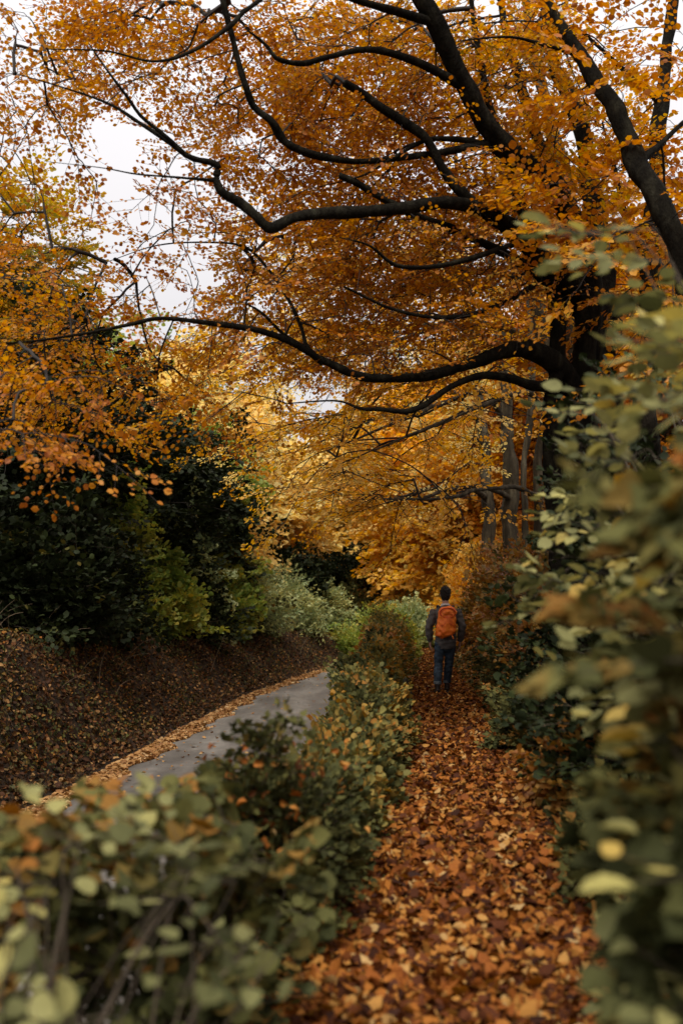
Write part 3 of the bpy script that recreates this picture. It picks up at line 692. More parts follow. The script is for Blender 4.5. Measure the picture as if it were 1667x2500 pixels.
HG = 'hedge shrubs between the road and the footpath'
def pxX(px, d): return (px-833.5)/FPX*d
hedge = [
 (800, 6.9, .36, .6, .48, 'hedge_mix', 300, .042, .75, 'round', 'low brown and olive hedge clump between the ivy mound and the dark clump'),
 (875, 9.4, .42, .7, .62, 'ivy', 330, .042, .8, 'ivy', 'low dark hedge clump with yellow tips, second from the near ivy mound'),
 (925, 17.0, .38, .9, .85, 'ivy', 330, .05, .9, 'ivy', 'dark low hedge clump level with the walker\'s feet'),
 (945, 20.8, .5, 1.2, 1.0, 'hedge_mix', 330, .05, 1., 'beech', 'golden brown hedge clump beyond the walker, left of his hand'),
 # px, d, rx, ry, H, mat, n, leaf, scale, shape, label
 (902, 10.9, .46, .75, .80, 'hedge_mix', 420, .045, .8, 'round', 'dense dark green and yellow hedge shrub left of the walker beside the fence post'),
 (885, 12.7, .42, .9, .86, 'ivy', 400, .045, .8, 'ivy', 'ivy-covered hedge shrub against the road, behind the dense yellow-green one'),
 (845, 7.9, .38, .6, .56, 'hedge_mix', 330, .045, .9, 'round', 'yellow-green and brown leafy shrub at the near end of the sharp hedge'),
 (920, 15.2, .36, 1.0, .82, 'hedge_mix', 380, .05, .9, 'round', 'golden-topped hedge shrub just left of the walker\'s legs'),
 (925, 18.6, .40, 1.5, 1.0, 'rust', 420, .055, 1., 'beech', 'rusty brown hedge shrub humping up left of the walker'),
 (950, 23.0, .55, 1.8, 1.15, 'hedge_mix', 420, .06, 1.1, 'beech', 'mixed gold and green hedge shrub sloping down to the bend'),
 (965, 28.0, .6, 1.9, 1.3, 'lime', 400, .07, 1.2, 'beech', 'olive green hedge shrub level with the walker\'s pack'),
 (1010, 33.5, 1.2, 1.8, 1.5, 'pale_bush', 420, .08, 1.4, 'beech', 'pale green hedge shrub where the footpath turns out of sight'),
 (770, 5.9, .30, .60, .62, 'ivy', 230, .045, .75, 'ivy', 'low dark ivy clump beside the footpath in the middle foreground'),
]
for i, (a, d, rx, ry, H, mt, n, lf, sc, shp, lb) in enumerate(hedge):
    shrub('hedge_shrub', lb, pxX(a, d), d, rx, ry, H, mt, n, 120+i, leaf=lf, scale=sc, shape=shp, group=HG, base_z=0.0 if d > 6 else -.02, cat='shrub')
# blurred ivy with brown leaves at 5 m
shrub('ivy_shrub', 'dark blurred ivy mound dotted with dead brown leaves, beside the road', pxX(640, 4.8), 4.8, .40, .45, .93, 'ivy', 360, 140, 'ivy', .036, .8, 'ivy', base_z=-.05)
r = np.random.default_rng(141)
bgl = Bag(); n = 150
C = np.stack([pxX(668, 4.8)+r.normal(size=n)*.15, 4.75+r.normal(size=n)*.22, .72+r.uniform(-.25, .17, n)], -1)
D = r.normal(size=(n, 3)); bgl.add(*leaf_arrays(C, D, r.normal(size=(n, 3)), .055*r.uniform(.7, 1.2, n), .7, r.uniform(.2, 1, n), 'beech', .2, .5))
tag(bgl.build('dead_leaves', M['litter']), 'curled dead brown leaves caught on top of the dark ivy mound', 'fallen leaves', kind='stuff')

LG = 'bushes along the top of the left bank'
bushes = [
 (300, 20.5, 1.0, 1.1, 3.3, 'lime', 260, .075, 1.3, 'round', 'loose upright bush with yellow-green leaves against the black holly'),
 (430, 21.5, 1.1, 1.1, 3.4, 'pale_bush', 300, .075, 1.4, 'round', 'tall loose bush with pale green and yellow leaves on the bank'),
 # px, d, lateral back, rx, ry, H, mat
 (330, 17.5, 1.3, 1.2, 2.2, 'lime', 420, .07, 1.3, 'round', 'green and yellow bush on the bank, nearest of the lit ones'),
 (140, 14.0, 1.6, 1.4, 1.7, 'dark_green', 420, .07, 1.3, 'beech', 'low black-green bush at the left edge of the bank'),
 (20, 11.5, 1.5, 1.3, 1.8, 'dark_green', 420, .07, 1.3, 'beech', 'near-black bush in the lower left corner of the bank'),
 (500, 22, 1.2, 1.4, 1.9, 'lime', 380, .08, 1.4, 'round', 'yellow-leaved bush leaning from the bank over the verge'),
 (590, 26, 1.3, 1.6, 2.1, 'pale_bush', 400, .085, 1.5, 'slim', 'grey-green bush with drooping sprays on the bank before the bend'),
 (410, 20, 1.3, 1.4, 2.6, 'dark_green', 420, .08, 1.5, 'beech', 'dark bush with few pale leaves between the lit bushes'),
 (680, 30, 1.6, 1.6, 2.3, 'pale_bush', 420, .09, 1.6, 'slim', 'bright pale-green bush arching over the bank at the bend'),
 (760, 34, 1.7, 1.6, 2.1, 'pale_bush', 400, .095, 1.7, 'slim', 'pale cream-green bush right of the bright arching one'),
 (840, 38, 1.8, 1.6, 1.8, 'ivy', 380, .10, 1.8, 'beech', 'dark green bush on the outside of the bend'),
 (905, 43, 1.8, 1.8, 1.9, 'lime', 380, .10, 1.9, 'beech', 'green bush closing the bend beyond the hedge'),
 (990, 48, 2.2, 2.0, 2.6, 'pale_bush', 380, .11, 2., 'beech', 'pale mint-green bush just left of the walker\'s head'),
 (1060, 54, 2.6, 2.2, 3.0, 'lime', 380, .13, 2.2, 'beech', 'yellow-green bush behind the walker\'s head'),
 (540, 24, 1.2, 1.2, 2.7, 'ivy', 380, .08, 1.5, 'beech', 'upright dark bush with a bare trunk before the bend'),
]
for i, (a, d, rx, ry, H, mt, n, lf, sc, shp, lb) in enumerate(bushes):
    d, q = behind_bank(a, d, rx*.7); rx *= q; H *= q**.8; lf *= q; sc *= q
    shrub('roadside_bush', lb, pxX(a, d), d, rx, ry, H, mt, n, 160+i, leaf=lf, scale=sc, shape=shp, group=LG, hang=.1, inner=.3)

RG = 'bushes on the slope right of the footpath'
rb = [
 (1310, 14.0, .75, 1.2, 1.0, 'ivy', 420, .05, .9, 'ivy', 'dark ivy bush on the slope right of the walker\'s legs'),
 (1262, 19.5, .8, 1.4, 1.3, 'rust', 420, .06, 1.1, 'beech', 'rusty bush directly right of the walker'),
 (1215, 24.0, 1.0, 1.8, 1.9, 'rust', 420, .07, 1.3, 'beech', 'brown and olive bush at the foot of the grey trunks'),
 (1160, 28.5, 1.2, 1.8, 2.3, 'beech_gold', 420, .08, 1.5, 'beech', 'golden bush behind the walker\'s right shoulder'),
 (1290, 17.0, .9, 1.5, 1.8, 'ivy', 420, .06, 1.1, 'ivy', 'tall dark ivy bush below the pale trunk'),
 (1330, 10.6, .6, .9, .75, 'ivy', 380, .05, .85, 'ivy', 'low blackish ivy bush halfway up the right slope'),
 (1400, 13.0, 1.2, 1.5, 2.3, 'rust', 420, .06, 1.2, 'beech', 'tall brown bush around the foot of the dark beech'),
 (1455, 7.6, .5, .8, .6, 'rust', 330, .05, .8, 'round', 'low rusty brown bush on the nearer right slope'),
 (1560, 5.6, .45, .7, .5, 'ivy', 300, .05, .75, 'ivy', 'low ivy bush beside the footpath in the right foreground'),
 (1520, 9.0, 1.0, 1.2, 2.4, 'dark_green', 420, .06, 1.2, 'beech', 'dark bush behind the blurred hazel on the right'),
 (1640, 7.0, 1.0, 1.1, 2.6, 'dark_green', 420, .06, 1.2, 'beech', 'black-green bush at the right edge behind the blurred hazel'),
]
for i, (a, d, rx, ry, H, mt, n, lf, sc, shp, lb) in enumerate(rb):
    shrub('slope_bush', lb, pxX(a, d), d, rx, ry, H, mt, n, 190+i, leaf=lf, scale=sc, shape=shp, group=RG, inner=.3)

# ------------------------------------------------------------------ foreground: leafy shrubs out of focus
def outline_shrub(name, label, base, pts, mat, seed, leaf, scale, shape='round', spray='hazel', keep=1., hang=.15, dirv=(-.3, -.2, .2), W=1., tilt=.45):
    r = np.random.default_rng(seed); n = len(pts)
    root = empty(name, base, label, 'shrub')
    D = r.normal(size=(n, 3))*.6+np.array(dirv)
    D[:, 2] *= .5
    lv = Bag(); tw = Bag()
    tone = np.clip(.5+.45*np.sin(pts[:, 0]*6+seed)*np.sin(pts[:, 2]*5+pts[:, 1]*3)+r.normal(size=n)*.2, 0, 1)
    put_sprays(lv, tw, pts, D, spray, leaf, scale, shape, W, seed, tilt, .0025, tone, keep, hang=hang, curl=.2)
    m_ = min(n, 70); k = r.choice(n, m_, replace=False)
    b0 = np.array(base)+np.stack([r.normal(size=m_)*.15, r.normal(size=m_)*.35, np.zeros(m_)], -1); b0[:, 2] = h(b0[:, 0], b0[:, 1])-.05
    t = np.linspace(0, 1, 7)[None, :, None]; c = b0+(pts[k]-b0)*np.array([.2, .2, .75])
    T = b0[:, None]*(1-t)**2+2*c[:, None]*t*(1-t)+pts[k][:, None]*t*t
    tw.add(*tubes(T, np.linspace(1, .3, 7)[None, :]*r.uniform(.004, .009, m_)[:, None], 5))
    tw.build('stems', M['stem'], root); lv.build('foliage', M[mat], root)
    return root
def poly_pts(poly, n, dfun, seed):
    """random points in a side-on outline, each with its own distance"""
    r = np.random.default_rng(seed); poly = np.array(poly, float)
    lo = poly.min(0); hi = poly.max(0); out = []
    while len(out) < n:
        p = r.uniform(lo, hi); ins = False; j = len(poly)-1
        for i in range(len(poly)):
            a, b = poly[i], poly[j]
            if (a[1] > p[1]) != (b[1] > p[1]) and p[0] < (b[0]-a[0])*(p[1]-a[1])/(b[1]-a[1])+a[0]: ins = not ins
            j = i
        if ins: out.append(p)
    out = np.array(out)
    return P(out[:, 0], out[:, 1], dfun(out, r))
ptsL = poly_pts([(-200, 2180), (60, 2110), (200, 2040), (330, 2010), (480, 2060), (600, 2130), (640, 2180), (620, 2260), (600, 2330), (560, 2600), (-200, 2700)], 34, lambda o, r: 2.5-(o[:, 1]-1950)/1000*.9+r.uniform(-.35, .5, len(o)), 301)
ptsL = ptsL[(ptsL[:, 2] > .1) & (ptsL[:, 1] > 1.9)]
outline_shrub('hazel_shrub', 'blurred hazel shrub with broad grey-green leaves in the lower left foreground', (-.62, 2.2, h(-.62, 2.2)), ptsL, 'pale_green', 302, .05, .62, keep=.5, tilt=.15, hang=0., W=.85)
ptsL2 = poly_pts([(-100, 2080), (150, 2010), (300, 1970), (480, 1960), (640, 2050), (720, 2130), (640, 2300), (500, 2500), (200, 2500), (-100, 2400), (-100, 2150)], 110, lambda o, r: 3.3+r.uniform(-.5, .5, len(o)), 303)
ptsL2 = ptsL2[ptsL2[:, 2] > .05]
outline_shrub('bramble_shrub', 'brown and green bramble tangle behind the blurred grey-green leaves, lower left', (-.62, 3.3, h(-.62, 3.3)), ptsL2, 'ivy', 304, .05, .6, 'round', 'shrub')
ptsR = poly_pts([(1900, 660), (1760, 690), (1630, 780), (1530, 890), (1440, 1000), (1400, 1150), (1400, 1300), (1360, 1440), (1390, 1600), (1440, 1660), (1600, 1700), (1640, 1850), (1700, 2000), (1750, 2300), (1800, 2600), (2000, 2600)], 150, lambda o, r: 4.9-(o[:, 0]-1400)/500*2.6+r.uniform(-.3, .6, len(o)), 305)
ptsR = np.vstack([ptsR, P([1500, 1540, 1600, 1640], [520, 590, 560, 640], [3.5, 3.5, 3.3, 3.3])])
outline_shrub('hazel_shrub', 'tall blurred hazel with pale green and yellow leaves along the right edge', (1.55, 3.2, h(1.55, 3.2)), ptsR, 'pale_green', 306, .066, .8, dirv=(-.7, -.2, .1), keep=.5, W=.75, tilt=.3, hang=.05)
ptsR2 = poly_pts([(1950, 1000), (1780, 1100), (1680, 1400), (1620, 1700), (1640, 1950), (1660, 2250), (1700, 2600), (2000, 2600)], 70, lambda o, r: 2.1+r.uniform(-.4, .9, len(o)), 307)
outline_shrub('ivy_shrub', 'very blurred dark ivy shrub hard against the right edge of the view', (1.25, 2.4, h(1.25, 2.4)), ptsR2, 'ivy', 308, .06, .6, 'ivy', 'shrub', dirv=(-.4, 0, .1))

# dry stalks and bramble arches on the left bank
r = np.random.default_rng(77); n = 420
y = 8+r.random(n)**.8*34; x = xl(y)-1.3-r.random(n)**.7*2.6
b0 = np.stack([x, y, h(x, y)-.03], -1); hh = r.uniform(.25, 1.15, n)
lean = np.stack([r.normal(size=n)*.3+.15, r.normal(size=n)*.3, np.ones(n)], -1)*hh[:, None]
t = np.linspace(0, 1, 7)[None, :, None]
T = b0[:, None]+lean[:, None]*t+np.stack([np.full(n, .5), r.normal(size=n)*.2, np.full(n, -.55)], -1)[:, None]*(t**2.2)*hh[:, None, None]*r.uniform(0, 1, n)[:, None, None]
sb = Bag(); sb.add(*tubes(T, np.linspace(1, .3, 7)[None, :]*r.uniform(.004, .011, n)[:, None], 4))
tag(sb.build('dry_stalks', surf_mat('dry_stalk', [(.3, (.07, .045, .025)), (.7, (.20, .14, .08))], 6, .8, .2, 40)), 'thin dry stalks and bramble arches sticking out of the left bank', 'dry stalks', kind='stuff')
# ------------------------------------------------------------------ fence posts in the hedge
def post(px, d, hh, label):
    x = pxX(px, d); gz = -.1
    b = Bag(); pts = np.array([[x, d, gz], [x+.01, d, gz+hh*.5], [x+.02, d+.01, gz+hh]])
    m_, C, rr = limb_mesh(pts, np.array([.045, .043, .04]), 8, .08, .08, int(px)); b.add(*m_)
    o = b.build('fence_post', M['bark'], None, False); tag(o, label, 'fence post', 'old fence posts in the hedge')
post(992, 11.2, .66, 'dark wooden fence post at the path side of the dense hedge shrub')
post(985, 12.6, .70, 'dark wooden fence post half hidden behind the dense hedge shrub')

# ------------------------------------------------------------------ the walker
WX, WY = 1.765, 17.0
def loft(rings, sides=20):
    """rings: (cx, cy, cz, rx, ry[, tiltx]) stacked; closed ends. the ring lies across the run of the centres"""
    Rg = np.array([r_[:5] for r_ in rings], float)
    C = Rg[:, :3]
    T = np.gradient(C, axis=0); T = norm(T)
    up = np.where(np.abs(T[:, 2:3]) > .55, np.array([[0, 1., 0]]), np.array([[0, 0, 1.]]))
    A = norm(np.cross(up, T)); B = np.cross(T, A)
    th = np.arange(sides)*TAU/sides
    V = C[:, None]+A[:, None]*(Rg[:, 3][:, None]*np.cos(th))[..., None]+B[:, None]*(Rg[:, 4][:, None]*np.sin(th))[..., None]
    K = len(C); V = V.reshape(-1, 3); idx = np.arange(K*sides).reshape(K, sides)
    a = idx[:-1]; b = np.roll(a, -1, 1); c = idx[1:]; d = np.roll(c, -1, 1)
    q = np.stack([a, b, d, c], -1).reshape(-1)
    l = np.concatenate([q, idx[0][::-1], idx[-1]]); s = np.concatenate([np.arange(len(q)//4)*4, [len(q), len(q)+sides]])
    return V, l, s
def fused(name, lofts, mat, parent, voxel=.008, smooth_it=3, fn=None):
    b = Bag()
    for lf in lofts: b.add(*lf)
    me = mesh_np(name+'_src', np.concatenate(b.V), np.concatenate(b.l), np.concatenate(b.p))
    o = bpy.data.objects.new('tmp', me); col.objects.link(o)
    md = o.modifiers.new('r', 'REMESH'); md.mode = 'VOXEL'; md.voxel_size = voxel
    sm = o.modifiers.new('s', 'SMOOTH'); sm.factor = .5; sm.iterations = smooth_it
    dg = bpy.context.evaluated_depsgraph_get(); me2 = bpy.data.meshes.new_from_object(o.evaluated_get(dg))
    bpy.data.objects.remove(o); me2.name = name
    n = len(me2.vertices); V = np.empty(n*3, np.float32); me2.vertices.foreach_get('co', V); V = V.reshape(-1, 3).astype(float)
    if fn is not None:
        N = np.empty(n*3, np.float32); me2.vertices.foreach_get('normal', N); V = fn(V, N.reshape(-1, 3))
    V = V+np.array([WX, WY, WZ]); me2.vertices.foreach_set('co', V.astype(np.float32).ravel())
    me2.polygons.foreach_set('use_smooth', np.ones(len(me2.polygons), bool)); me2.update()
    me2.materials.clear()
    return link(name, me2, mat, parent)
WZ = float(h(WX, WY))+.02
M['skin'] = surf_mat('skin', [(.3, (.34, .17, .11)), (.7, (.44, .25, .17))], 12, .55, .05, 80)
M['hair'] = surf_mat('dark_hair', [(.3, (.006, .004, .003)), (.7, (.022, .013, .008))], 60, .6, .8, 160, (1, 1, .3))
M['jacket'] = surf_mat('grey_brown_jacket', [(.3, (.060, .050, .043)), (.7, (.105, .09, .08))], 14, .9, .4, 60)
M['denim'] = surf_mat('dark_denim', [(.3, (.012, .020, .030)), (.6, (.035, .052, .070)), (.8, (.07, .095, .115))], 11, .85, .5, 50, (1, 1, .6))
M['cuff'] = surf_mat('denim_turn_up', [(.3, (.10, .12, .13)), (.7, (.17, .19, .20))], 20, .85, .3, 60)
M['boot'] = surf_mat('brown_boot_leather', [(.3, (.012, .008, .006)), (.7, (.035, .02, .012))], 15, .5, .3, 60)
M['shirt'] = surf_mat('pale_collar', [(.3, (.42, .40, .40)), (.7, (.55, .53, .52))], 20, .8, .2, 60)
M['orange'] = surf_mat('orange_ripstop', [(.25, (.50, .075, .006)), (.5, (.70, .13, .005)), (.75, (.82, .22, .010))], 7, .55, .5, 22, None, 4, .4)
M['red'] = surf_mat('red_orange_trim', [(.3, (.42, .035, .006)), (.7, (.58, .065, .008))], 9, .55, .3, 40)
M['black'] = surf_mat('black_webbing', [(.3, (.012, .011, .010)), (.7, (.03, .027, .025))], 30, .7, .2, 60)
walker = empty('person', (WX, WY, WZ), 'man in grey jacket and dark jeans walking away along the leafy footpath', 'person')
# joints (x right, y away from the camera, z up), relative to the feet
LH = (-.085, 0, .90); LK = (-.125, .03, .50); LA = (-.155, -.10, .09)
RH_ = (.085, 0, .90); RK = (.06, .10, .50); RA = (.03, .16, .09)
LS = (-.185, 0, 1.40); LE = (-.285, -.03, 1.12); LW = (-.265, .03, .86)
RS = (.185, 0, 1.40); RE = (.275, -.04, 1.12); RW_ = (.250, .05, .86)
def run(a, b, ra, rb_, n=5, mid=None, fl=1.):
    out = []
    for i in range(n):
        t = i/(n-1); p = np.array(a)*(1-t)+np.array(b)*t; r_ = ra*(1-t)+rb_*t
        if mid: r_ += mid*math.sin(t*math.pi)
        out.append((*p, r_, r_*fl))
    return out
def hand(W_, s, curlv):
    """palm and five bent fingers hanging from the wrist; s=-1 left, 1 right"""
    W_ = np.array(W_); L = []
    palm0 = W_+np.array([0, 0, -.01]); palm1 = W_+np.array([-s*.006, .012, -.095])
    L.append(loft([(*W_, .022, .028), (*(W_*.6+palm1*.4), .017, .038), (*palm1, .014, .041)], 12))
    lens = [.070, .078, .073, .058]
    for f in range(4):
        y = .030-f*.021
        p = palm1+np.array([0, y, .004 if f < 3 else .012]); l = lens[f]
        q1 = p+np.array([-s*.008, .003, -l*.45]); q2 = q1+np.array([-s*.018*curlv, .004, -l*.30]); q3 = q2+np.array([-s*.022*curlv, .002, -l*.18])
        L.append(loft([(*p, .0092, .0092), (*q1, .0086, .0086), (*q2, .0078, .0078), (*q3, .0066, .0066)], 8))
    p = W_+np.array([-s*.008, .030, -.030]); q1 = p+np.array([-s*.012, .028, -.030]); q2 = q1+np.array([-s*.008, .010, -.030])
    L.append(loft([(*p, .012, .012), (*q1, .0105, .0105), (*q2, .008, .008)], 8))
    return L
body = [loft([(0, 0, .84, .12, .09), (0, 0, .92, .155, .105), (0, 0, 1.02, .135, .095), (0, .0, 1.15, .135, .095), (0, 0, 1.28, .16, .105), (0, -.01, 1.38, .165, .095), (0, -.01, 1.44, .10, .075), (0, 0, 1.48, .058, .060), (0, .01, 1.54, .054, .058), (0, .015, 1.58, .056, .066)]),
        loft([(0, .02, 1.535, .036, .045), (0, .025, 1.565, .058, .078), (0, .022, 1.61, .070, .094), (0, .02, 1.66, .076, .099), (0, .015, 1.71, .073, .092), (0, .012, 1.745, .054, .068), (0, .01, 1.762, .025, .03)]),
        loft([(0, .112, 1.655, .008, .008), (0, .124, 1.63, .011, .012), (0, .128, 1.615, .014, .012)], 10)]
for s in (-1, 1):
    body.append(loft([(s*.078, .01, 1.675, .006, .014), (s*.086, .008, 1.655, .007, .020), (s*.082, .012, 1.625, .006, .012)], 10))
for a, b, c in ((LS, LE, LW), (RS, RE, RW_)):
    body.append(loft(run(a, b, .050, .038, 5, .004)+run(b, c, .037, .025, 5, .004)[1:], 14))
for a, b, c in ((LH, LK, LA), (RH_, RK, RA)):
    body.append(loft(run(a, b, .082, .052, 6, .004)+run(b, c, .052, .036, 6, .010)[1:], 16))
    body.append(loft([(c[0], c[1]-.04, .05, .034, .032), (c[0], c[1]+.02, .05, .036, .04), (c[0], c[1]+.12, .03, .040, .022), (c[0], c[1]+.17, .024, .03, .014)], 12))
body += hand(LW, -1, 1.0)+hand(RW_, 1, 1.1)
bo = fused('body', body, M['skin'], walker, .006, 2)
for s in (-1, 1):
    e = fused('eye', [loft([(s*.030, .096, 1.647, .002, .002), (s*.030, .100, 1.652, .011, .008), (s*.030, .100, 1.660, .011, .008), (s*.030, .096, 1.665, .002, .002)], 10)], M['shirt'], walker, .003, 1)
fused('mouth', [loft([(-.022, .108, 1.590, .003, .003), (0, .116, 1.590, .005, .005), (.022, .108, 1.590, .003, .003)], 8)], M['red'], walker, .003, 1)
def wrinkle(amp, f=34, sd=0.):
    def fn(V, N):
        w = np.sin(V[:, 2]*f+V[:, 0]*13+3*np.sin(V[:, 0]*11+V[:, 2]*9+sd)+sd)*.6+np.sin(V[:, 2]*f*1.9-V[:, 0]*21+V[:, 1]*15+2*np.sin(V[:, 2]*14))*.4
        return V+N*(w*amp)[:, None]
    return fn
def hairfn(V, N):
    w = np.sin(V[:, 0]*130+V[:, 2]*60)+np.sin(V[:, 0]*75-V[:, 1]*90+V[:, 2]*110)
    return V+N*(w*.0028)[:, None]
hair = fused('hair', [loft([(0, -.040, 1.555, .036, .020), (0, -.030, 1.585, .066, .055), (0, -.018, 1.62, .080, .082), (0, -.006, 1.665, .088, .100), (0, .004, 1.715, .088, .106), (0, .012, 1.755, .074, .090), (0, .02, 1.785, .045, .055), (.004, .02, 1.797, .015, .02)], 24),
                      loft([(-.055, .085, 1.72, .02, .02), (0, .112, 1.735, .03, .03), (.055, .085, 1.72, .02, .02)], 10)], M['hair'], walker, .006, 2, hairfn)
r = np.random.default_rng(5); n = 700
v = norm(r.normal(size=(n, 3))); v[:, 2] = np.abs(v[:, 2])*1.1-.25; v = norm(v)
C = np.array([WX, WY, WZ])+np.array([0, .002, 1.70])+v*np.array([.084, .10, .092])
ok_ = ~((v[:, 1] > .45) & (v[:, 2] < .35)); bgh = Bag()
bgh.add(*leaf_arrays(C[ok_], v[ok_]*.5+r.normal(size=(ok_.sum(), 3))*.55, v[ok_], .03, .25, r.random(ok_.sum()), 'slim'))
o = bgh.build('hair_tuft', M['hair'], walker)
torso = loft([(0, -.005, .74, .150, .100), (0, -.005, .80, .172, .122), (0, -.005, .92, .180, .128), (0, 0, 1.05, .168, .120), (0, 0, 1.2, .178, .124), (0, 0, 1.32, .198, .124), (0, -.005, 1.40, .190, .112), (0, -.01, 1.45, .12, .09), (0, -.005, 1.475, .075, .07)], 28)
slv = []
for a, b, c in ((LS, LE, LW), (RS, RE, RW_)):
    c2 = np.array(c)+np.array([0, 0, .0]); slv.append(loft(run(a, b, .070, .066, 6, .008)+run(b, c2, .066, .046, 6, .010)[1:], 18))
fused('jacket', [torso]+slv, M['jacket'], walker, .008, 3, wrinkle(.007))
fused('collar', [loft([(0, -.008, 1.455, .085, .080), (0, -.004, 1.475, .080, .078), (0, -.002, 1.500, .070, .070)], 20)], M['shirt'], walker, .005, 1)
legs = [loft([(0, 0, .70, .06, .06), (0, 0, .78, .155, .110), (0, 0, .88, .168, .120), (0, 0, .97, .155, .11)], 24)]
cf = []
for a, b, c in ((LH, LK, LA), (RH_, RK, RA)):
    c2 = np.array(c)+np.array([0, 0, .08])
    legs.append(loft(run(a, b, .098, .074, 6, .004)+run(b, c2, .072, .060, 6, .008)[1:], 20))
    cf.append([loft([(c2[0], c2[1], c2[2]-.012, .064, .066), (c2[0], c2[1], c2[2]+.035, .067, .068)], 18)])
fused('jeans', legs, M['denim'], walker, .008, 3, wrinkle(.006, 40, 1.))
for q in cf: fused('turn_up', q, M['cuff'], walker, .006, 1)
for c in (LA, RA):
    fused('boot', [loft([(c[0], c[1], .17, .048, .052), (c[0], c[1]-.005, .11, .046, .055), (c[0], c[1]-.01, .05, .046, .062), (c[0], c[1]-.01, .012, .045, .064)], 16),
                   loft([(c[0], c[1]-.075, .04, .030, .035), (c[0], c[1]-.02, .05, .046, .048), (c[0], c[1]+.08, .04, .050, .042), (c[0], c[1]+.16, .03, .044, .030), (c[0], c[1]+.20, .022, .022, .018)], 16),
                   loft([(c[0], c[1]-.085, .008, .036, .010), (c[0], c[1]+.06, .008, .05, .010), (c[0], c[1]+.21, .008, .03, .010)], 12)], M['boot'], walker, .006, 1)
# backpack: rides on the back (towards the camera), slightly askew
pk = empty('backpack', (WX, WY-.2, WZ+1.0), 'crumpled orange backpack with red trim on the walker\'s back', 'backpack')
def pack_fn(V, N):
    x, z = V[:, 0], V[:, 2]
    w = np.sin(z*44+x*16+2.4*np.sin(x*21+z*8))*.5+np.sin(z*23-x*38+2*np.sin(z*19))*.5
    sh = (z-1.25)*.06
    V = V+N*(w*.007)[:, None]; V[:, 0] += sh
    return V
fused('bag_body', [loft([(0, -.205, .955, .10, .05), (-.012, -.212, .985, .158, .088), (-.010, -.218, 1.06, .172, .100), (-.004, -.215, 1.16, .158, .098), (0, -.21, 1.28, .152, .094), (.006, -.205, 1.37, .156, .086), (.008, -.195, 1.42, .135, .072), (.008, -.185, 1.45, .09, .045)], 28)], M['orange'], pk, .007, 2, pack_fn)
th = np.linspace(.15, TAU-.15, 26)
ring = [(math.cos(t)*.128+.006, -.296-.0*t+.02*abs(math.cos(t)), 1.35+math.sin(t)*.082, .012, .010) for t in th]
fused('trim', [loft(ring, 8)], M['red'], pk, .004, 1)
fused('pocket', [loft([(0, -.282, 1.315, .04, .012), (.004, -.290, 1.335, .088, .016), (.006, -.288, 1.375, .092, .016), (.008, -.276, 1.405, .05, .012)], 16)], M['orange'], pk, .005, 1, pack_fn)
for s in (-1, 1):
    fused('shoulder_strap', [loft([(s*.10, -.12, 1.40, .028, .010), (s*.125, -.07, 1.462, .028, .012), (s*.13, .02, 1.468, .028, .012), (s*.125, .10, 1.40, .026, .010), (s*.13, .135, 1.28, .024, .010), (s*.16, .09, 1.12, .018, .008), (s*.17, .0, 1.05, .014, .008), (s*.15, -.12, 1.04, .014, .008)], 10)], M['black'], pk, .006, 1)
    fused('compression_strap', [loft([(s*.165, -.18, 1.10, .007, .006), (s*.09, -.308, 1.14, .007, .005), (s*.02, -.312, 1.19, .006, .005)], 8)], M['red'], pk, .004, 1)
fused('webbing_tail', [loft([(.072, -.275, .985, .010, .005), (.088, -.285, .955, .010, .005), (.098, -.28, .918, .011, .006)], 8)], M['orange'], pk, .003, 1)

# ------------------------------------------------------------------ light
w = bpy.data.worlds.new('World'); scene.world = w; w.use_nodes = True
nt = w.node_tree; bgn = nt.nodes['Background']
sky = nt.nodes.new('ShaderNodeTexSky'); sky.sky_type = 'NISHITA'; sky.sun_disc = False
SUN_EL, SUN_AZ = R(60), R(196)
sky.sun_elevation = SUN_EL; sky.sun_rotation = SUN_AZ
sky.air_density = 1.0; sky.dust_density = 4.0; sky.ozone_density = 1.0
hs = nt.nodes.new('ShaderNodeHueSaturation'); hs.inputs['Saturation'].default_value = .0
nt.links.new(sky.outputs[0], hs.inputs['Color'])
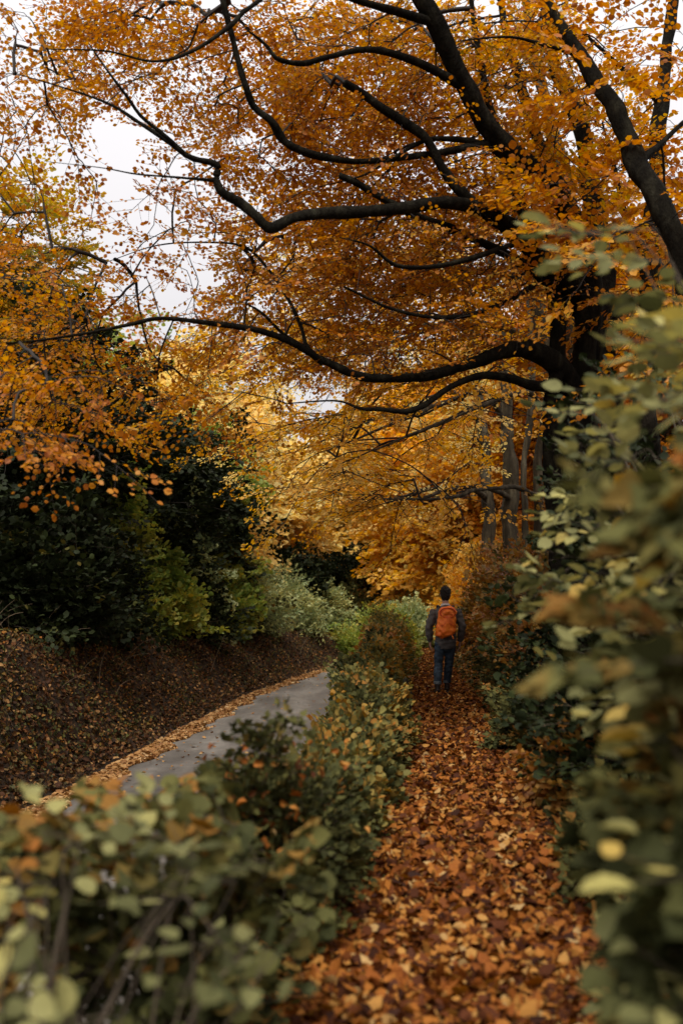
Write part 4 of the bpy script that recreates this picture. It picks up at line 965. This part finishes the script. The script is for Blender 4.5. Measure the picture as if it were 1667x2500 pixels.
# an even overcast: the clear-sky brightness is evened out by a cloud layer with soft noise
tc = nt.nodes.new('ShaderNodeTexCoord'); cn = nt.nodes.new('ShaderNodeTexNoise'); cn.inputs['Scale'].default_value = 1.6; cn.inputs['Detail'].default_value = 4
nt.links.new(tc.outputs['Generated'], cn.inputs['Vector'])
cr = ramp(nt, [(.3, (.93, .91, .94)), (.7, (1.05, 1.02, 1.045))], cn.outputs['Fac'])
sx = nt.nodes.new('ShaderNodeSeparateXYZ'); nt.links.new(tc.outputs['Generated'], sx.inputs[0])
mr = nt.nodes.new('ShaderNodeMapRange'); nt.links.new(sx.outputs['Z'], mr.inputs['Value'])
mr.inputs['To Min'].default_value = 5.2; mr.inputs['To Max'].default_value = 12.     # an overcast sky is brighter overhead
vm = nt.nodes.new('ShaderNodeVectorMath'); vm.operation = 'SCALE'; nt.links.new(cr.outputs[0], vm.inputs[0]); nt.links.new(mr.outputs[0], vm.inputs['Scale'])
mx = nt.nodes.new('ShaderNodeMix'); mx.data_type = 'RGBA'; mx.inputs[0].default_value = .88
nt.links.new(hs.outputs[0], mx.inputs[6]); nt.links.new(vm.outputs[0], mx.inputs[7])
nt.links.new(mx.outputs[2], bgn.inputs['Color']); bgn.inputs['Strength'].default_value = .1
sl = bpy.data.lights.new('sun', 'SUN'); sl.energy = 3.3; sl.angle = R(35); sl.color = (1, .97, .92)
so = bpy.data.objects.new('sun', sl); col.objects.link(so)
# light comes from behind the camera, left, high
az = SUN_AZ; dirv = Vector((math.sin(az)*math.cos(SUN_EL), math.cos(az)*math.cos(SUN_EL), math.sin(SUN_EL)))
so.rotation_euler = dirv.to_track_quat('Z', 'Y').to_euler()

scene.view_settings.view_transform = 'Standard'; scene.view_settings.look = 'None'
scene.view_settings.exposure = 0.38; scene.view_settings.gamma = 1.0
cy = scene.cycles
cy.use_denoising = True; cy.max_bounces = 7; cy.diffuse_bounces = 4; cy.glossy_bounces = 2; cy.transmission_bounces = 4; cy.transparent_max_bounces = 4
cy.sample_clamp_indirect = 4
